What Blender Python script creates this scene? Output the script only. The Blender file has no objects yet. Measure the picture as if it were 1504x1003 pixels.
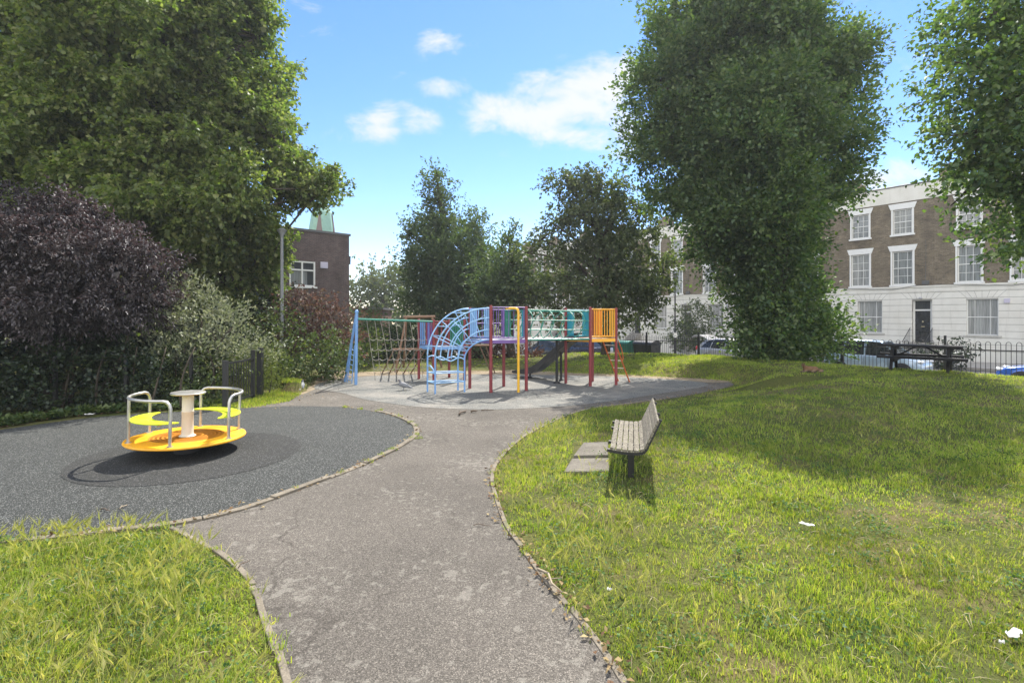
import bpy, math, random
import numpy as np
from mathutils import Vector, Matrix, Euler, Quaternion
rng = np.random.default_rng(7); random.seed(7)
SC = bpy.context.scene; COL = SC.collection
PI = math.pi; R = math.radians
F, CX, HY, EYE = 750., 752., 465., 1.95

def at(px, py, z=0.):                       # a point of the ground plane
    Y = (EYE-z)*F/(py-HY)
    return ((px-CX)/F*Y, Y)
def W(px, py, Y):                           # a point at a known distance
    return Vector(((px-CX)/F*Y, Y, EYE-(py-HY)/F*Y))

# ------------------------------------------------------------------ objects
def tag(o, label=None, cat=None, group=None, kind=None):
    if label: o['label'] = label
    if cat: o['category'] = cat
    if group: o['group'] = group
    if kind: o['kind'] = kind
    return o
def thing(name, label, cat, loc=(0,0,0), rotz=0., group=None):
    o = bpy.data.objects.new(name, None); COL.objects.link(o)
    o.empty_display_size = .1
    o.location = loc; o.rotation_euler = (0,0,rotz)
    return tag(o, label, cat, group)
def wm(o):
    m = Matrix.Identity(4)
    while o is not None:
        m = o.matrix_basis @ m; o = o.parent
    return m
def link(name, me, parent=None, world=False):
    o = bpy.data.objects.new(name, me); COL.objects.link(o)
    if parent is not None:
        o.parent = parent
        if world: me.transform(wm(parent).inverted())
    return o
def copy_tree(o, parent=None):
    c = o.copy(); COL.objects.link(c)
    if parent is not None: c.parent = parent
    for ch in [x for x in KIDS.get(o.name, [])]: 
        k = copy_tree(ch, c)
    return c
KIDS = {}
def index_kids():
    KIDS.clear()
    for o in bpy.data.objects:
        if o.parent: KIDS.setdefault(o.parent.name, []).append(o)

def np_mesh(name, V, F4=None, F3=None, mat=None, smooth=False):
    V = np.asarray(V, dtype=np.float32).reshape(-1,3)
    me = bpy.data.meshes.new(name)
    parts, starts, n = [], [], 0
    for Fx, k in ((F4,4),(F3,3)):
        if Fx is not None and len(Fx):
            Fx = np.asarray(Fx, dtype=np.int32).reshape(-1,k)
            parts.append(Fx.ravel()); starts.append(n+np.arange(len(Fx), dtype=np.int32)*k); n += Fx.size
    loops = np.concatenate(parts); st = np.concatenate(starts)
    me.vertices.add(len(V)); me.vertices.foreach_set('co', V.ravel())
    me.loops.add(len(loops)); me.loops.foreach_set('vertex_index', loops)
    me.polygons.add(len(st)); me.polygons.foreach_set('loop_start', st.astype(np.int32))
    if smooth: me.polygons.foreach_set('use_smooth', np.ones(len(st), dtype=bool))
    me.update(calc_edges=True)
    if mat: me.materials.append(mat)
    return me

class MB:
    """collects primitives into one mesh"""
    def __init__(s, M=None): s.v=[]; s.f=[]; s.M=M
    def add(s, vs, fs):
        b=len(s.v)
        for v in vs:
            v=Vector(v); s.v.append(tuple(s.M@v) if s.M else tuple(v))
        s.f += [tuple(i+b for i in f) for f in fs]; return s
    def box(s, c, d, rot=None):
        hx,hy,hz=d[0]/2,d[1]/2,d[2]/2
        vs=[Vector((x,y,z)) for x in(-hx,hx) for y in(-hy,hy) for z in(-hz,hz)]
        if rot is not None: vs=[rot@v for v in vs]
        c=Vector(c)
        return s.add([v+c for v in vs],[(0,1,3,2),(4,6,7,5),(0,4,5,1),(2,3,7,6),(0,2,6,4),(1,5,7,3)])
    def box2(s, a, b):
        return s.box([(a[i]+b[i])/2 for i in range(3)],[abs(b[i]-a[i]) for i in range(3)])
    def bar(s, p, q, w, h, up=(0,0,1)):
        p,q=Vector(p),Vector(q); d=(q-p); L=d.length; d.normalize()
        u=Vector(up); sx=d.cross(u)
        if sx.length<1e-4: sx=d.cross(Vector((0,1,0)))
        sx.normalize(); u=sx.cross(d)
        m=Matrix((sx,d,u)).transposed()
        return s.box((p+q)/2,(w,L,h),m)
    def tube(s, pts, r, n=8, closed=False, caps=True):
        pts=[Vector(p) for p in pts]; k=len(pts)
        rs=r if isinstance(r,(list,tuple)) else [r]*k
        tang=[]
        for i in range(k):
            a=pts[(i-1)%k] if (closed or i>0) else pts[0]
            b=pts[(i+1)%k] if (closed or i<k-1) else pts[-1]
            t=(b-a); t=t.normalized() if t.length>1e-9 else Vector((0,0,1)); tang.append(t)
        ref=Vector((0,0,1)) if abs(tang[0].z)<.9 else Vector((1,0,0))
        nx=tang[0].cross(ref).normalized(); vs=[]
        for i in range(k):
            t=tang[i]; nx=(nx-t*nx.dot(t)); nx=nx.normalized() if nx.length>1e-6 else t.orthogonal().normalized()
            ny=t.cross(nx)
            for j in range(n):
                a=2*PI*j/n; vs.append(pts[i]+(nx*math.cos(a)+ny*math.sin(a))*rs[i])
        fs=[]
        for i in range(k if closed else k-1):
            i2=(i+1)%k
            for j in range(n):
                j2=(j+1)%n; fs.append((i*n+j,i*n+j2,i2*n+j2,i2*n+j))
        if caps and not closed:
            fs.append(tuple(range(n))[::-1]); fs.append(tuple((k-1)*n+j for j in range(n)))
        return s.add(vs,fs)
    def lathe(s, prof, n=24, c=(0,0,0)):
        c=Vector(c); vs=[]; k=len(prof)
        for r,z in prof:
            for j in range(n):
                a=2*PI*j/n; vs.append(c+Vector((r*math.cos(a),r*math.sin(a),z)))
        fs=[(i*n+j,i*n+(j+1)%n,(i+1)*n+(j+1)%n,(i+1)*n+j) for i in range(k-1) for j in range(n)]
        fs.append(tuple(range(n))[::-1]); fs.append(tuple((k-1)*n+j for j in range(n)))
        return s.add(vs,fs)
    def prism(s, poly, z0, z1):
        n=len(poly)
        vs=[(p[0],p[1],z0) for p in poly]+[(p[0],p[1],z1) for p in poly]
        return s.add(vs,[tuple(range(n))[::-1],tuple(range(n,2*n))]+[(i,(i+1)%n,n+(i+1)%n,n+i) for i in range(n)])
    def ell(s, c, r, nu=12, nv=8, rot=None):
        c=Vector(c); vs=[]
        for i in range(nv+1):
            th=PI*i/nv
            for j in range(nu):
                ph=2*PI*j/nu; v=Vector((r[0]*math.sin(th)*math.cos(ph),r[1]*math.sin(th)*math.sin(ph),r[2]*math.cos(th)))
                vs.append(c+(rot@v if rot is not None else v))
        return s.add(vs,[(i*nu+j,(i+1)*nu+j,(i+1)*nu+(j+1)%nu,i*nu+(j+1)%nu) for i in range(nv) for j in range(nu)])
    def build(s, name, mat, parent=None, world=False, smooth=False, bevel=0., label=None):
        me=bpy.data.meshes.new(name); me.from_pydata(s.v,[],s.f); me.update()
        if mat: me.materials.append(mat)
        if smooth:
            me.polygons.foreach_set('use_smooth', np.ones(len(me.polygons),dtype=bool))
            if smooth=='auto': me.set_sharp_from_angle(angle=R(40))
        o=link(name,me,parent,world)
        if bevel:
            b=o.modifiers.new('b','BEVEL'); b.width=bevel; b.segments=2; b.limit_method='ANGLE'
        if label: o['label']=label
        return o

def catmull(pts, k=6, closed=False):
    P=[np.array(p,float) for p in pts]; n=len(P); out=[]
    for i in range(n if closed else n-1):
        p1,p2=P[i],P[(i+1)%n]
        p0=P[i-1] if (closed or i>0) else p1
        p3=P[(i+2)%n] if (closed or i<n-2) else p2
        for j in range(k):
            t=j/k
            out.append(.5*((2*p1)+(-p0+p2)*t+(2*p0-5*p1+4*p2-p3)*t*t+(-p0+3*p1-3*p2+p3)*t**3))
    if not closed: out.append(P[-1])
    return [tuple(o) for o in out]

# ------------------------------------------------------------------ materials
def new_mat(name):
    m=bpy.data.materials.new(name); m.use_nodes=True
    nt=m.node_tree; nt.nodes.clear()
    out=nt.nodes.new('ShaderNodeOutputMaterial')
    return m,nt,out
def nd(nt, typ, ins=None, **props):
    n=nt.nodes.new(typ)
    for k,v in props.items(): setattr(n,k,v)
    for k,v in (ins or {}).items():
        if isinstance(v,bpy.types.NodeSocket): nt.links.new(v,n.inputs[k])
        else:
            if isinstance(v,tuple) and len(v)==3 and n.inputs[k].type=='RGBA': v=(*v,1)
            n.inputs[k].default_value=v
    return n
def ramp(nt, fac, stops, interp='LINEAR'):
    n=nt.nodes.new('ShaderNodeValToRGB'); cr=n.color_ramp; cr.interpolation=interp
    while len(cr.elements)<len(stops): cr.elements.new(.5)
    for e,(p,c) in zip(cr.elements,stops):
        e.position=p; e.color=(c,c,c,1) if not isinstance(c,tuple) else (*c,1)
    nt.links.new(fac,n.inputs[0]); return n.outputs[0]
def noise(nt, scale, detail=4, rough=.5, vec=None, dist=0.):
    i={'Scale':scale,'Detail':detail,'Roughness':rough,'Distortion':dist}
    if vec is not None: i['Vector']=vec
    return nd(nt,'ShaderNodeTexNoise',i).outputs['Fac']
def math_(nt, op, a, b=0., clamp=False):
    return nd(nt,'ShaderNodeMath',{0:a,1:b},operation=op,use_clamp=clamp).outputs[0]
def mixc(nt, f, a, b, mode='MIX'):
    n=nd(nt,'ShaderNodeMix',None,data_type='RGBA',blend_type=mode)
    for idx,v in ((0,f),(6,a),(7,b)):
        if isinstance(v,bpy.types.NodeSocket): nt.links.new(v,n.inputs[idx])
        else: n.inputs[idx].default_value=(*v,1) if isinstance(v,tuple) else v
    return n.outputs[2]
def opos(nt): return nd(nt,'ShaderNodeTexCoord').outputs['Object']
def wpos(nt): return nd(nt,'ShaderNodeNewGeometry').outputs['Position']
def bump(nt, h, strength=.4, dist=.01):
    return nd(nt,'ShaderNodeBump',{'Height':h,'Strength':strength,'Distance':dist}).outputs[0]
def principled(nt, out, col, rough=.6, metal=0., spec=.5, normal=None, coat=0.):
    i={'Base Color':col,'Roughness':rough,'Metallic':metal,'Specular IOR Level':spec,'Coat Weight':coat}
    if normal is not None: i['Normal']=normal
    b=nd(nt,'ShaderNodeBsdfPrincipled',i); nt.links.new(b.outputs[0],out.inputs[0]); return b

def paint(name, col, rough=.4, wear=.18, metal=0., scale=6., chip=None, spec=.5, coat=0.):
    """painted / plain surface with slight tonal wear and optional chips"""
    m,nt,out=new_mat(name); p=wpos(nt)
    a=noise(nt,scale,6,.6,p); b=noise(nt,scale*9,3,.6,p)
    v=math_(nt,'ADD',math_(nt,'MULTIPLY',a,.7),math_(nt,'MULTIPLY',b,.3))
    c0=tuple(c*(1-wear) for c in col); c1=tuple(min(1,c*(1+wear)) for c in col)
    c=ramp(nt,v,[(.3,c0),(.7,c1)])
    if chip:
        k=ramp(nt,noise(nt,scale*5,5,.7,p),[(.66,0.),(.7,1.)])
        c=mixc(nt,k,c,chip)
    gk=math_(nt,'MULTIPLY',ramp(nt,noise(nt,scale*.9,8,.75,p,.8),[(.52,0.),(.72,1.)]),.35 if wear>.1 else .12)
    c=mixc(nt,gk,c,tuple(x*.45+.03 for x in col))
    r=ramp(nt,a,[(.3,max(.05,rough-.08)),(.7,min(1,rough+.12))])
    principled(nt,out,c,r,metal,spec,None,coat); return m

def leaf_mat(name, cols, trans=.35, tint=(1.25,1.35,.55), rough=.45, spec=.4, patch=.5, pscale=.45):
    m,nt,out=new_mat(name)
    g=nd(nt,'ShaderNodeNewGeometry')
    n=len(cols)
    c=ramp(nt,g.outputs['Random Per Island'],[((i+.5)/n,cc) for i,cc in enumerate(cols)])
    pn=noise(nt,pscale,3,.6,g.outputs['Position'])
    v=ramp(nt,pn,[(.3,1-patch),(.7,1+patch*.6)])
    c=mixc(nt,1.,c,v,'MULTIPLY')
    tc=mixc(nt,1.,c,tuple(tint),'MULTIPLY')
    b=nd(nt,'ShaderNodeBsdfDiffuse',{'Color':c})
    t=nd(nt,'ShaderNodeBsdfTranslucent',{'Color':tc})
    x=nd(nt,'ShaderNodeMixShader',{0:trans,1:b.outputs[0],2:t.outputs[0]})
    gl=nd(nt,'ShaderNodeBsdfGlossy',{'Color':(.9,.95,1.),'Roughness':rough})
    x=nd(nt,'ShaderNodeMixShader',{0:spec*.06,1:x.outputs[0],2:gl.outputs[0]})
    nt.links.new(x.outputs[0],out.inputs[0]); return m
def bark_mat(name, c0, c1):
    m,nt,out=new_mat(name); p=opos(nt)
    st=nd(nt,'ShaderNodeMapping',{'Vector':p,'Scale':(6,6,1.2)}).outputs[0]
    a=noise(nt,3,8,.65,st); c=ramp(nt,a,[(.35,c0),(.65,c1)])
    principled(nt,out,c,.9,0,.2,bump(nt,a,.8,.03)); return m

def smoothstep(t):
    t=np.clip(t,0,1); return t*t*(3-2*t)
# ------------------------------------------------------------------ plan of the ground
U2=np.array([-.6,.8]); N2=np.array([.8,.6])           # along the terrace, towards the terrace
def upx(lst): return [at(x,y) for x,y in lst]
kerb_rub_px=[(-300,815),(0,797),(150,781),(245,772),(350,750),(450,715),(540,680),(590,655),(612,637),(603,622),(565,607),(500,598)]
RUB=catmull(upx(kerb_rub_px),6)+catmull(upx([(500,598),(430,597),(360,600),(300,603),(180,610),(100,618),(0,632),(-300,672)]),3)[1:]
right_px=[(1100,1300),(1010,1150),(915,1003),(880,950),(838,895),(800,850),(768,806),(745,775),(730,735),(723,705),(731,680),(760,650),(800,625),(860,602),(940,591),(1000,583),(1055,572)]
RIGHT=catmull(upx(right_px),6)
back_px=[(1055,572),(1078,565),(1055,559),(1000,556),(930,552),(860,549.5),(800,548),(700,547),(600,548),(540,549),(500,553),(462,562),(445,571),(436,582),(400,591),(360,600)]
BACK=catmull(upx(back_px),5)
left_px=[(245,772),(300,800),(345,832),(378,872),(388,905),(402,940),(420,1003),(455,1150),(470,1300)]
LEFT=catmull(upx(left_px),6)
HARD=np.array(RIGHT+BACK[1:]+[at(300,603),at(180,610),at(100,618),at(0,632),at(-300,672),at(-300,815)]+RUB[:19]+LEFT[1:])
def in_poly(P, poly):
    P=np.asarray(P); poly=np.asarray(poly); x,y=P[:,0],P[:,1]; ins=np.zeros(len(P),bool); n=len(poly); j=n-1
    for i in range(n):
        xi,yi=poly[i]; xj,yj=poly[j]
        c=((yi>y)!=(yj>y))&(x<(xj-xi)*(y-yi)/((yj-yi) if yj!=yi else 1e-9)+xi); ins^=c; j=i
    return ins
def dist_poly(P, poly, closed=True):
    P=np.asarray(P,float); poly=np.asarray(poly,float); best=np.full(len(P),1e9)
    n=len(poly)
    for i in range(n if closed else n-1):
        a=poly[i]; b=poly[(i+1)%n]; ab=b-a; L=ab@ab
        if L<1e-12: continue
        t=np.clip(((P-a)@ab)/L,0,1); d=np.linalg.norm(P-a-t[:,None]*ab,axis=1); best=np.minimum(best,d)
    return best
SIDE=np.array(RIGHT+BACK[1:56])
_nz=np.random.default_rng(3).normal(size=(6,4))
def lumps(x,y):
    s=0
    for i,(a,b,c,d) in enumerate(_nz):
        k=1.2+.9*i; s=s+np.sin((a*x+b*y)*k+c*5)*np.cos((d*x-a*y)*k*.8+b*4)/(1+.6*i)
    return s
def dip(Y): return -.0028*np.maximum(0,Y-19)**2
def zroad(Y): return np.maximum(-.7-.0022*np.maximum(0,Y-23)**2,-1.7)
def ground(x,y):
    x=np.asarray(x,float); y=np.asarray(y,float); P=np.stack([x,y],1)
    n=P@N2
    d=dist_poly(P,SIDE,False); out=~in_poly(P,HARD); d=np.where(out,d,0)
    rightside=smoothstep((x+1.5-np.maximum(0,(14-y))*0)/1.5)*(y>2)
    side=np.where((x>at(760,650)[0]-6)&(x>-6),1,0)*np.where((x<-1.2)&(y<13),0,1)
    h=.43*smoothstep((y-4.5)/8.5)*(1-.38*smoothstep((7.5-x)/4)*(y>13)); w=np.where(y<13,3.0,1.3)
    m=h*smoothstep((d-.12)/w)*side
    m=m*np.where(y>14.5,.12+.88*smoothstep((x-1.2)/2.2),1)
    m=m*smoothstep((20.5-n)/2.6)
    lump=.012*lumps(x,y)*smoothstep((d-.1)/.6)*out*(n<21)
    z=m+lump+np.maximum(dip(y),-1.72)
    zr=zroad(y)-.03
    t=smoothstep((n-20.8)/2.6)
    z=z*(1-t)+zr*t
    return z
def gz(x,y): return float(ground(np.array([x]),np.array([y]))[0])

# ------------------------------------------------------------------ ground materials
def mat_soil():
    m,nt,out=new_mat('turf_soil'); p=wpos(nt)
    a=noise(nt,1.1,6,.65,p); b=noise(nt,30,4,.7,p)
    c=ramp(nt,a,[(.3,(.055,.075,.02)),(.5,(.085,.095,.028)),(.68,(.15,.12,.06))])
    c=mixc(nt,1.,c,ramp(nt,b,[(.3,.55),(.7,1.3)]),'MULTIPLY')
    principled(nt,out,c,.95,0,.1,bump(nt,b,.9,.03)); return m
def mat_tarmac():
    m,nt,out=new_mat('worn_tarmac'); p=wpos(nt)
    big=noise(nt,.55,5,.6,p); fine=noise(nt,150,2,.6,p)
    vo=nd(nt,'ShaderNodeTexVoronoi',{'Vector':p,'Scale':165.}).outputs['Color']
    vv=nd(nt,'ShaderNodeSeparateColor',{0:vo}).outputs[0]
    base=ramp(nt,big,[(.3,(.079,.072,.063)),(.7,(.132,.120,.105))])
    base=mixc(nt,1.,base,ramp(nt,vv,[(0,.45),(.5,.85),(.85,1.3),(1,2.0)]),'MULTIPLY')
    # pale lichen blots, round and patchy
    l1=noise(nt,12.,8,.70,p,.5); l2=noise(nt,1.0,3,.5,p)
    lv=nd(nt,'ShaderNodeTexVoronoi',{'Vector':p,'Scale':15.,'Randomness':1.}).outputs['Distance']
    k=math_(nt,'ADD',l1,math_(nt,'MULTIPLY',math_(nt,'SUBTRACT',l2,.5),.55))
    k=math_(nt,'ADD',k,math_(nt,'MULTIPLY',math_(nt,'SUBTRACT',.35,lv),.22))
    k=math_(nt,'MULTIPLY',ramp(nt,k,[(.545,0.),(.61,1.)]),ramp(nt,fine,[(.35,.35),(.6,1.)]))
    c=mixc(nt,math_(nt,'MULTIPLY',k,.55),base,(.24,.228,.20))
    d=ramp(nt,noise(nt,2.2,6,.7,p),[(.58,0.),(.72,1.)])
    c=mixc(nt,math_(nt,'MULTIPLY',d,.5),c,(.055,.047,.042))
    # hairline cracks and an old seam where the tarmac has opened up
    wv=nd(nt,'ShaderNodeVectorMath',{0:p,1:nd(nt,'ShaderNodeVectorMath',{0:nd(nt,'ShaderNodeTexNoise',{'Vector':p,'Scale':1.6,'Detail':6.}).outputs['Color'],1:(.9,.9,0)},operation='MULTIPLY').outputs[0]},operation='ADD').outputs[0]
    cr=nd(nt,'ShaderNodeTexVoronoi',{'Vector':wv,'Scale':.42},feature='DISTANCE_TO_EDGE').outputs['Distance']
    ck=math_(nt,'MULTIPLY',ramp(nt,cr,[(.0022,1.),(.005,0.)]),ramp(nt,noise(nt,.8,3,.6,p),[(.5,0.),(.56,.6)]))
    c=mixc(nt,ck,c,(.035,.03,.026))
    principled(nt,out,c,.92,0,.25,bump(nt,vv,.5,.006)); return m
def mat_rubber(name, c0, c1, fleck, amount, scale=95., dust=None):
    m,nt,out=new_mat(name); p=wpos(nt)
    vo=nd(nt,'ShaderNodeTexVoronoi',{'Vector':p,'Scale':scale}); vv=nd(nt,'ShaderNodeSeparateColor',{0:vo.outputs['Color']})
    big=noise(nt,.7,5,.65,p)
    c=ramp(nt,big,[(.3,c0),(.7,c1)])
    c=mixc(nt,1.,c,ramp(nt,vv.outputs[1],[(0,.55),(.7,1.1),(1,1.5)]),'MULTIPLY')
    k=ramp(nt,vv.outputs[0],[(1-amount-.03,0.),(1-amount,1.)])
    c=mixc(nt,k,c,fleck)
    if dust:
        k=math_(nt,'MULTIPLY',ramp(nt,noise(nt,.9,7,.7,p),[(.48,0.),(.68,1.)]),.55)
        c=mixc(nt,k,c,dust)
    principled(nt,out,c,.85,0,.35,bump(nt,vo.outputs['Distance'],.6,.008)); return m
M_SOIL=mat_soil(); M_TARMAC=mat_tarmac()
M_RUB=mat_rubber('black_rubber_crumb',(.020,.023,.022),(.031,.035,.0335),(.20,.205,.20),.09,140.)
M_RING=mat_rubber('worn_black_rubber',(.018,.0195,.019),(.026,.028,.027),(.15,.15,.15),.05,140.)
M_PLAY=mat_rubber('grey_rubber_crumb',(.085,.089,.084),(.125,.128,.120),(.26,.26,.247),.12,110.,(.30,.275,.24))
def mat_dirt():
    m,nt,out=new_mat('dry_dirt'); p=wpos(nt)
    a=noise(nt,2.5,7,.7,p); c=ramp(nt,a,[(.3,(.17,.135,.09)),(.7,(.30,.25,.18))])
    c=mixc(nt,1.,c,ramp(nt,noise(nt,60,3,.7,p),[(.3,.6),(.7,1.3)]),'MULTIPLY')
    principled(nt,out,c,.95,0,.1,bump(nt,a,.5,.02)); return m
M_DIRT=mat_dirt()
def mat_stone(name,c0,c1,scale=7.,b=.5):
    m,nt,out=new_mat(name); p=wpos(nt)
    a=noise(nt,scale,7,.68,p); f=noise(nt,scale*14,3,.6,p)
    c=ramp(nt,a,[(.3,c0),(.7,c1)]); c=mixc(nt,1.,c,ramp(nt,f,[(.3,.7),(.7,1.2)]),'MULTIPLY')
    principled(nt,out,c,.9,0,.25,bump(nt,f,b,.008)); return m
M_KERB=mat_stone('weathered_kerb',(.12,.105,.082),(.24,.21,.165))
M_SLAB=mat_stone('concrete_slab',(.10,.091,.076),(.18,.166,.140),3.)
M_ROAD=mat_stone('road_asphalt',(.045,.045,.047),(.07,.07,.07),2.)
M_PAVE=mat_stone('paving_concrete',(.25,.24,.22),(.36,.34,.31),2.)

# one terrain sheet to the horizon
def axis(dense0,dense1,step,far0,far1):
    a=list(np.arange(dense0,dense1,step)); x=dense1; s=step
    while x<far1: a.append(x); s*=1.22; x+=s
    a.append(far1); x=dense0; s=step; pre=[]
    while x>far0: s*=1.22; x-=s; pre.append(max(x,far0))
    return np.array(sorted(set(pre+a)))
gx=axis(-9,16.5,.14,-160,160); gy=axis(.8,23,.14,-60,260)
XX,YY=np.meshgrid(gx,gy); zz=ground(XX.ravel(),YY.ravel())
nx,ny=len(gx),len(gy); idx=np.arange(nx*ny).reshape(ny,nx)
q=np.stack([idx[:-1,:-1],idx[:-1,1:],idx[1:,1:],idx[1:,:-1]],-1).reshape(-1,4)
o=link('ground',np_mesh('ground',np.stack([XX.ravel(),YY.ravel(),zz],1),q,None,M_SOIL,True)); tag(o,kind='structure')

def sheet(name,poly,z,mat):
    me=bpy.data.meshes.new(name); vs=[(p[0],p[1],z) for p in poly]
    from mathutils.geometry import tessellate_polygon
    tri=tessellate_polygon([[Vector(v) for v in vs]])
    tri=[t if (Vector(vs[t[1]])-Vector(vs[t[0]])).cross(Vector(vs[t[2]])-Vector(vs[t[0]])).z>0 else (t[0],t[2],t[1]) for t in tri]
    me.from_pydata(vs,[],tri); me.update(); me.materials.append(mat)
    o=link(name,me); tag(o,kind='structure'); return o
sheet('path',RIGHT+BACK[1:]+[at(300,603)]+[at(180,650)]+[at(160,740),at(200,775)]+LEFT[:0]+LEFT,.006,M_TARMAC)
sheet('rubber_surface',RUB,.011,M_RUB)
play_px=[(462,571),(500,577),(535,587),(580,594),(620,598.5),(670,601),(720,602),(770,600.5),(830,597),(880,592),(920,586.5),(960,580),(1003,573.5),(1030,569),(1040,564),(1000,558.5),(930,554.5),(860,552),(800,551),(700,550),(600,551),(540,553),(500,557),(470,563)]
PLAY=catmull(upx(play_px),4,True)
sheet('play_surface',PLAY,.011,M_PLAY)
# dusty verge between the play surface and the back hedge
sheet('dirt_verge',catmull(upx([(440,580),(462,572),(480,561),(520,553.5),(600,551),(700,550),(800,551),(860,552),(930,554.5),(1000,558.5),(1040,562),(1075,560),(1000,553),(930,549),(880,546),(860,541),(800,536),(700,535),(600,536),(520,541),(480,551),(445,566)]),4,True),.0085,M_DIRT)
CAR=(-4.66,7.33)       # centre of the roundabout
ring=[(CAR[0]+.17+1.42*math.cos(a),CAR[1]-.15+1.36*math.sin(a)) for a in np.linspace(0,2*PI,64,endpoint=False)]
sheet('worn_rubber_ring',ring,.0155,M_RING)

# kerbs: one stone after another along the edges
def kerb(line,w,h,lo,gap,label_part='kerb'):
    b=MB(); L=np.array(line); seg=np.linalg.norm(np.diff(L,axis=0),axis=1); s=np.concatenate([[0],np.cumsum(seg)])
    def P(t): return np.array([np.interp(t,s,L[:,0]),np.interp(t,s,L[:,1])])
    t=0
    while t<s[-1]-.05:
        t2=min(t+lo*random.uniform(.85,1.1),s[-1]); k=max(2,int((t2-t)/.15)+1)
        ts=np.linspace(t+gap,t2-gap,k); hh=h+random.uniform(-.008,.008); off=random.uniform(-.008,.008)
        L1=[];R1=[]
        for u in ts:
            p=P(u); d=P(min(u+.03,s[-1]))-P(max(u-.03,0)); d=d/(np.linalg.norm(d)+1e-9); nn=np.array([-d[1],d[0]])
            ww=w*random.uniform(.88,1.06)
            L1.append(p+nn*(ww/2+off)); R1.append(p-nn*(ww/2-off))
        vs=[(a[0],a[1],-.05) for a in L1]+[(a[0],a[1],hh) for a in L1]+[(a[0],a[1],hh) for a in R1]+[(a[0],a[1],-.05) for a in R1]
        fs=[]
        for r in range(3): fs+=[(r*k+i,r*k+i+1,(r+1)*k+i+1,(r+1)*k+i) for i in range(k-1)]
        fs+=[(0,k,2*k,3*k),(k-1,4*k-1,3*k-1,2*k-1)]
        b.add(vs,fs); t=t2
    o=b.build('kerb',M_KERB,bevel=.006); tag(o,kind='structure'); return o
kerb(RIGHT[:88],.045,.022,.92,.006)
kerb(RUB[:62],.085,.028,.75,.006)
kerb(LEFT,.045,.018,.92,.006)

# street beyond the railings
def strip(name,n0,n1,dz,mat,kerb_h=0):
    vs=[];fs=[];ts=np.linspace(-30,75,60)
    rows=[(n0,-.02 if not kerb_h else dz-kerb_h),(n0,dz),(n1,dz)] if kerb_h>0 else [(n0,dz),(n1,dz)]
    if kerb_h<0: rows=[(n0,dz),(n1,dz),(n1,dz+kerb_h)]
    k=len(rows)
    for t in ts:
        for n,d in rows:
            p=N2*n+U2*t; vs.append((p[0],p[1],float(zroad(np.array(p[1])))+d))
    fs=[(i*k+j,i*k+j+1,(i+1)*k+j+1,(i+1)*k+j) for i in range(len(ts)-1) for j in range(k-1)]
    me=bpy.data.meshes.new(name); me.from_pydata(vs,[],fs); me.update(); me.materials.append(mat)
    o=link(name,me); tag(o,kind='structure')
strip('pavement',22.6,24.9,.12,M_PAVE,-.12)
strip('road',24.9,33.6,.0,M_ROAD)
strip('pavement',33.6,36.4,.12,M_PAVE,.12)
strip('front_garden',36.4,43,.06,M_PAVE)
# ------------------------------------------------------------------ foliage
def unit(a): return a/np.maximum(np.linalg.norm(a,axis=-1,keepdims=True),1e-9)
def leaf_quads(P,D,L,Wd,fold=.18,flat=0.,r=rng):
    n=len(P); L=np.broadcast_to(L,(n,)); Wd=np.broadcast_to(Wd,(n,))
    ref=r.normal(size=(n,3)); ref[:,2]+=flat; ref=unit(ref)
    side=unit(np.cross(D,ref)); nn=np.cross(side,D)
    mid=P+D*(L*.45)[:,None]; up=nn*(L*fold)[:,None]
    a=P; b=mid+side*(Wd/2)[:,None]+up; c=P+D*L[:,None]; d=mid-side*(Wd/2)[:,None]+up
    V=np.stack([a,b,c,d],1).reshape(-1,3)
    return V, np.arange(4*n,dtype=np.int32).reshape(-1,4)

def crown_twigs(lobes, clumps_per_m2, twigs_per_clump, sigma, r, shell=.55, cut=.62, up=0.):
    """twig roots and directions, in clumps spread through the lobes' outer shell"""
    C=np.array([l[0] for l in lobes],float); RR=np.array([l[1] if hasattr(l[1],'__len__') else (l[1],)*3 for l in lobes],float)
    roots=[];dirs=[]
    for i in range(len(C)):
        area=4*PI*(RR[i].prod()**(1/3))**2
        k=max(4,int(area*clumps_per_m2))
        d=unit(r.normal(size=(k,3))); f=1-shell*r.random(k)**1.7
        A=C[i]+d*RR[i]*f[:,None]
        # drop clumps buried deep in another lobe
        keep=np.ones(k,bool)
        for j in range(len(C)):
            if j!=i: keep&=(np.linalg.norm((A-C[j])/RR[j],axis=1)>cut)|(r.random(k)<.12)
        A=A[keep]; d=d[keep]
        sz=sigma*(.6+.9*r.random(len(A)))
        nt=np.maximum(2,(twigs_per_clump*(.5+r.random(len(A)))).astype(int))
        ii=np.repeat(np.arange(len(A)),nt)
        off=r.normal(size=(len(ii),3))*np.array([1,1,.6])*sz[ii,None]
        roots.append(A[ii]+off); dirs.append(unit(d[ii]+.55*unit(off+1e-6)+.45*r.normal(size=(len(ii),3))+np.array([0,0,up])))
    return np.concatenate(roots),np.concatenate(dirs)
def twig_leaves(roots,dirs,per,tl,L,Wd,r,droop=.35,spread=.8,flat=.6,fold=.18):
    n=len(roots); s=r.random((n,per)); ln=tl*(.6+.8*r.random(n))
    D0=dirs[:,None,:]; 
    P=roots[:,None,:]+D0*(s*ln[:,None])[...,None]; P=P+np.array([0,0,-1])*(droop*.5*(s**2)*ln[:,None])[...,None]
    P=P.reshape(-1,3)+r.normal(size=(n*per,3))*tl*.10
    D=unit(np.repeat(dirs,per,0)*.6+spread*r.normal(size=(n*per,3))*.7+np.array([0,0,-droop]))
    sc=(.65+.6*r.random(n*per))
    return leaf_quads(P,D,L*sc,Wd*sc,fold,flat,r)

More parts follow.
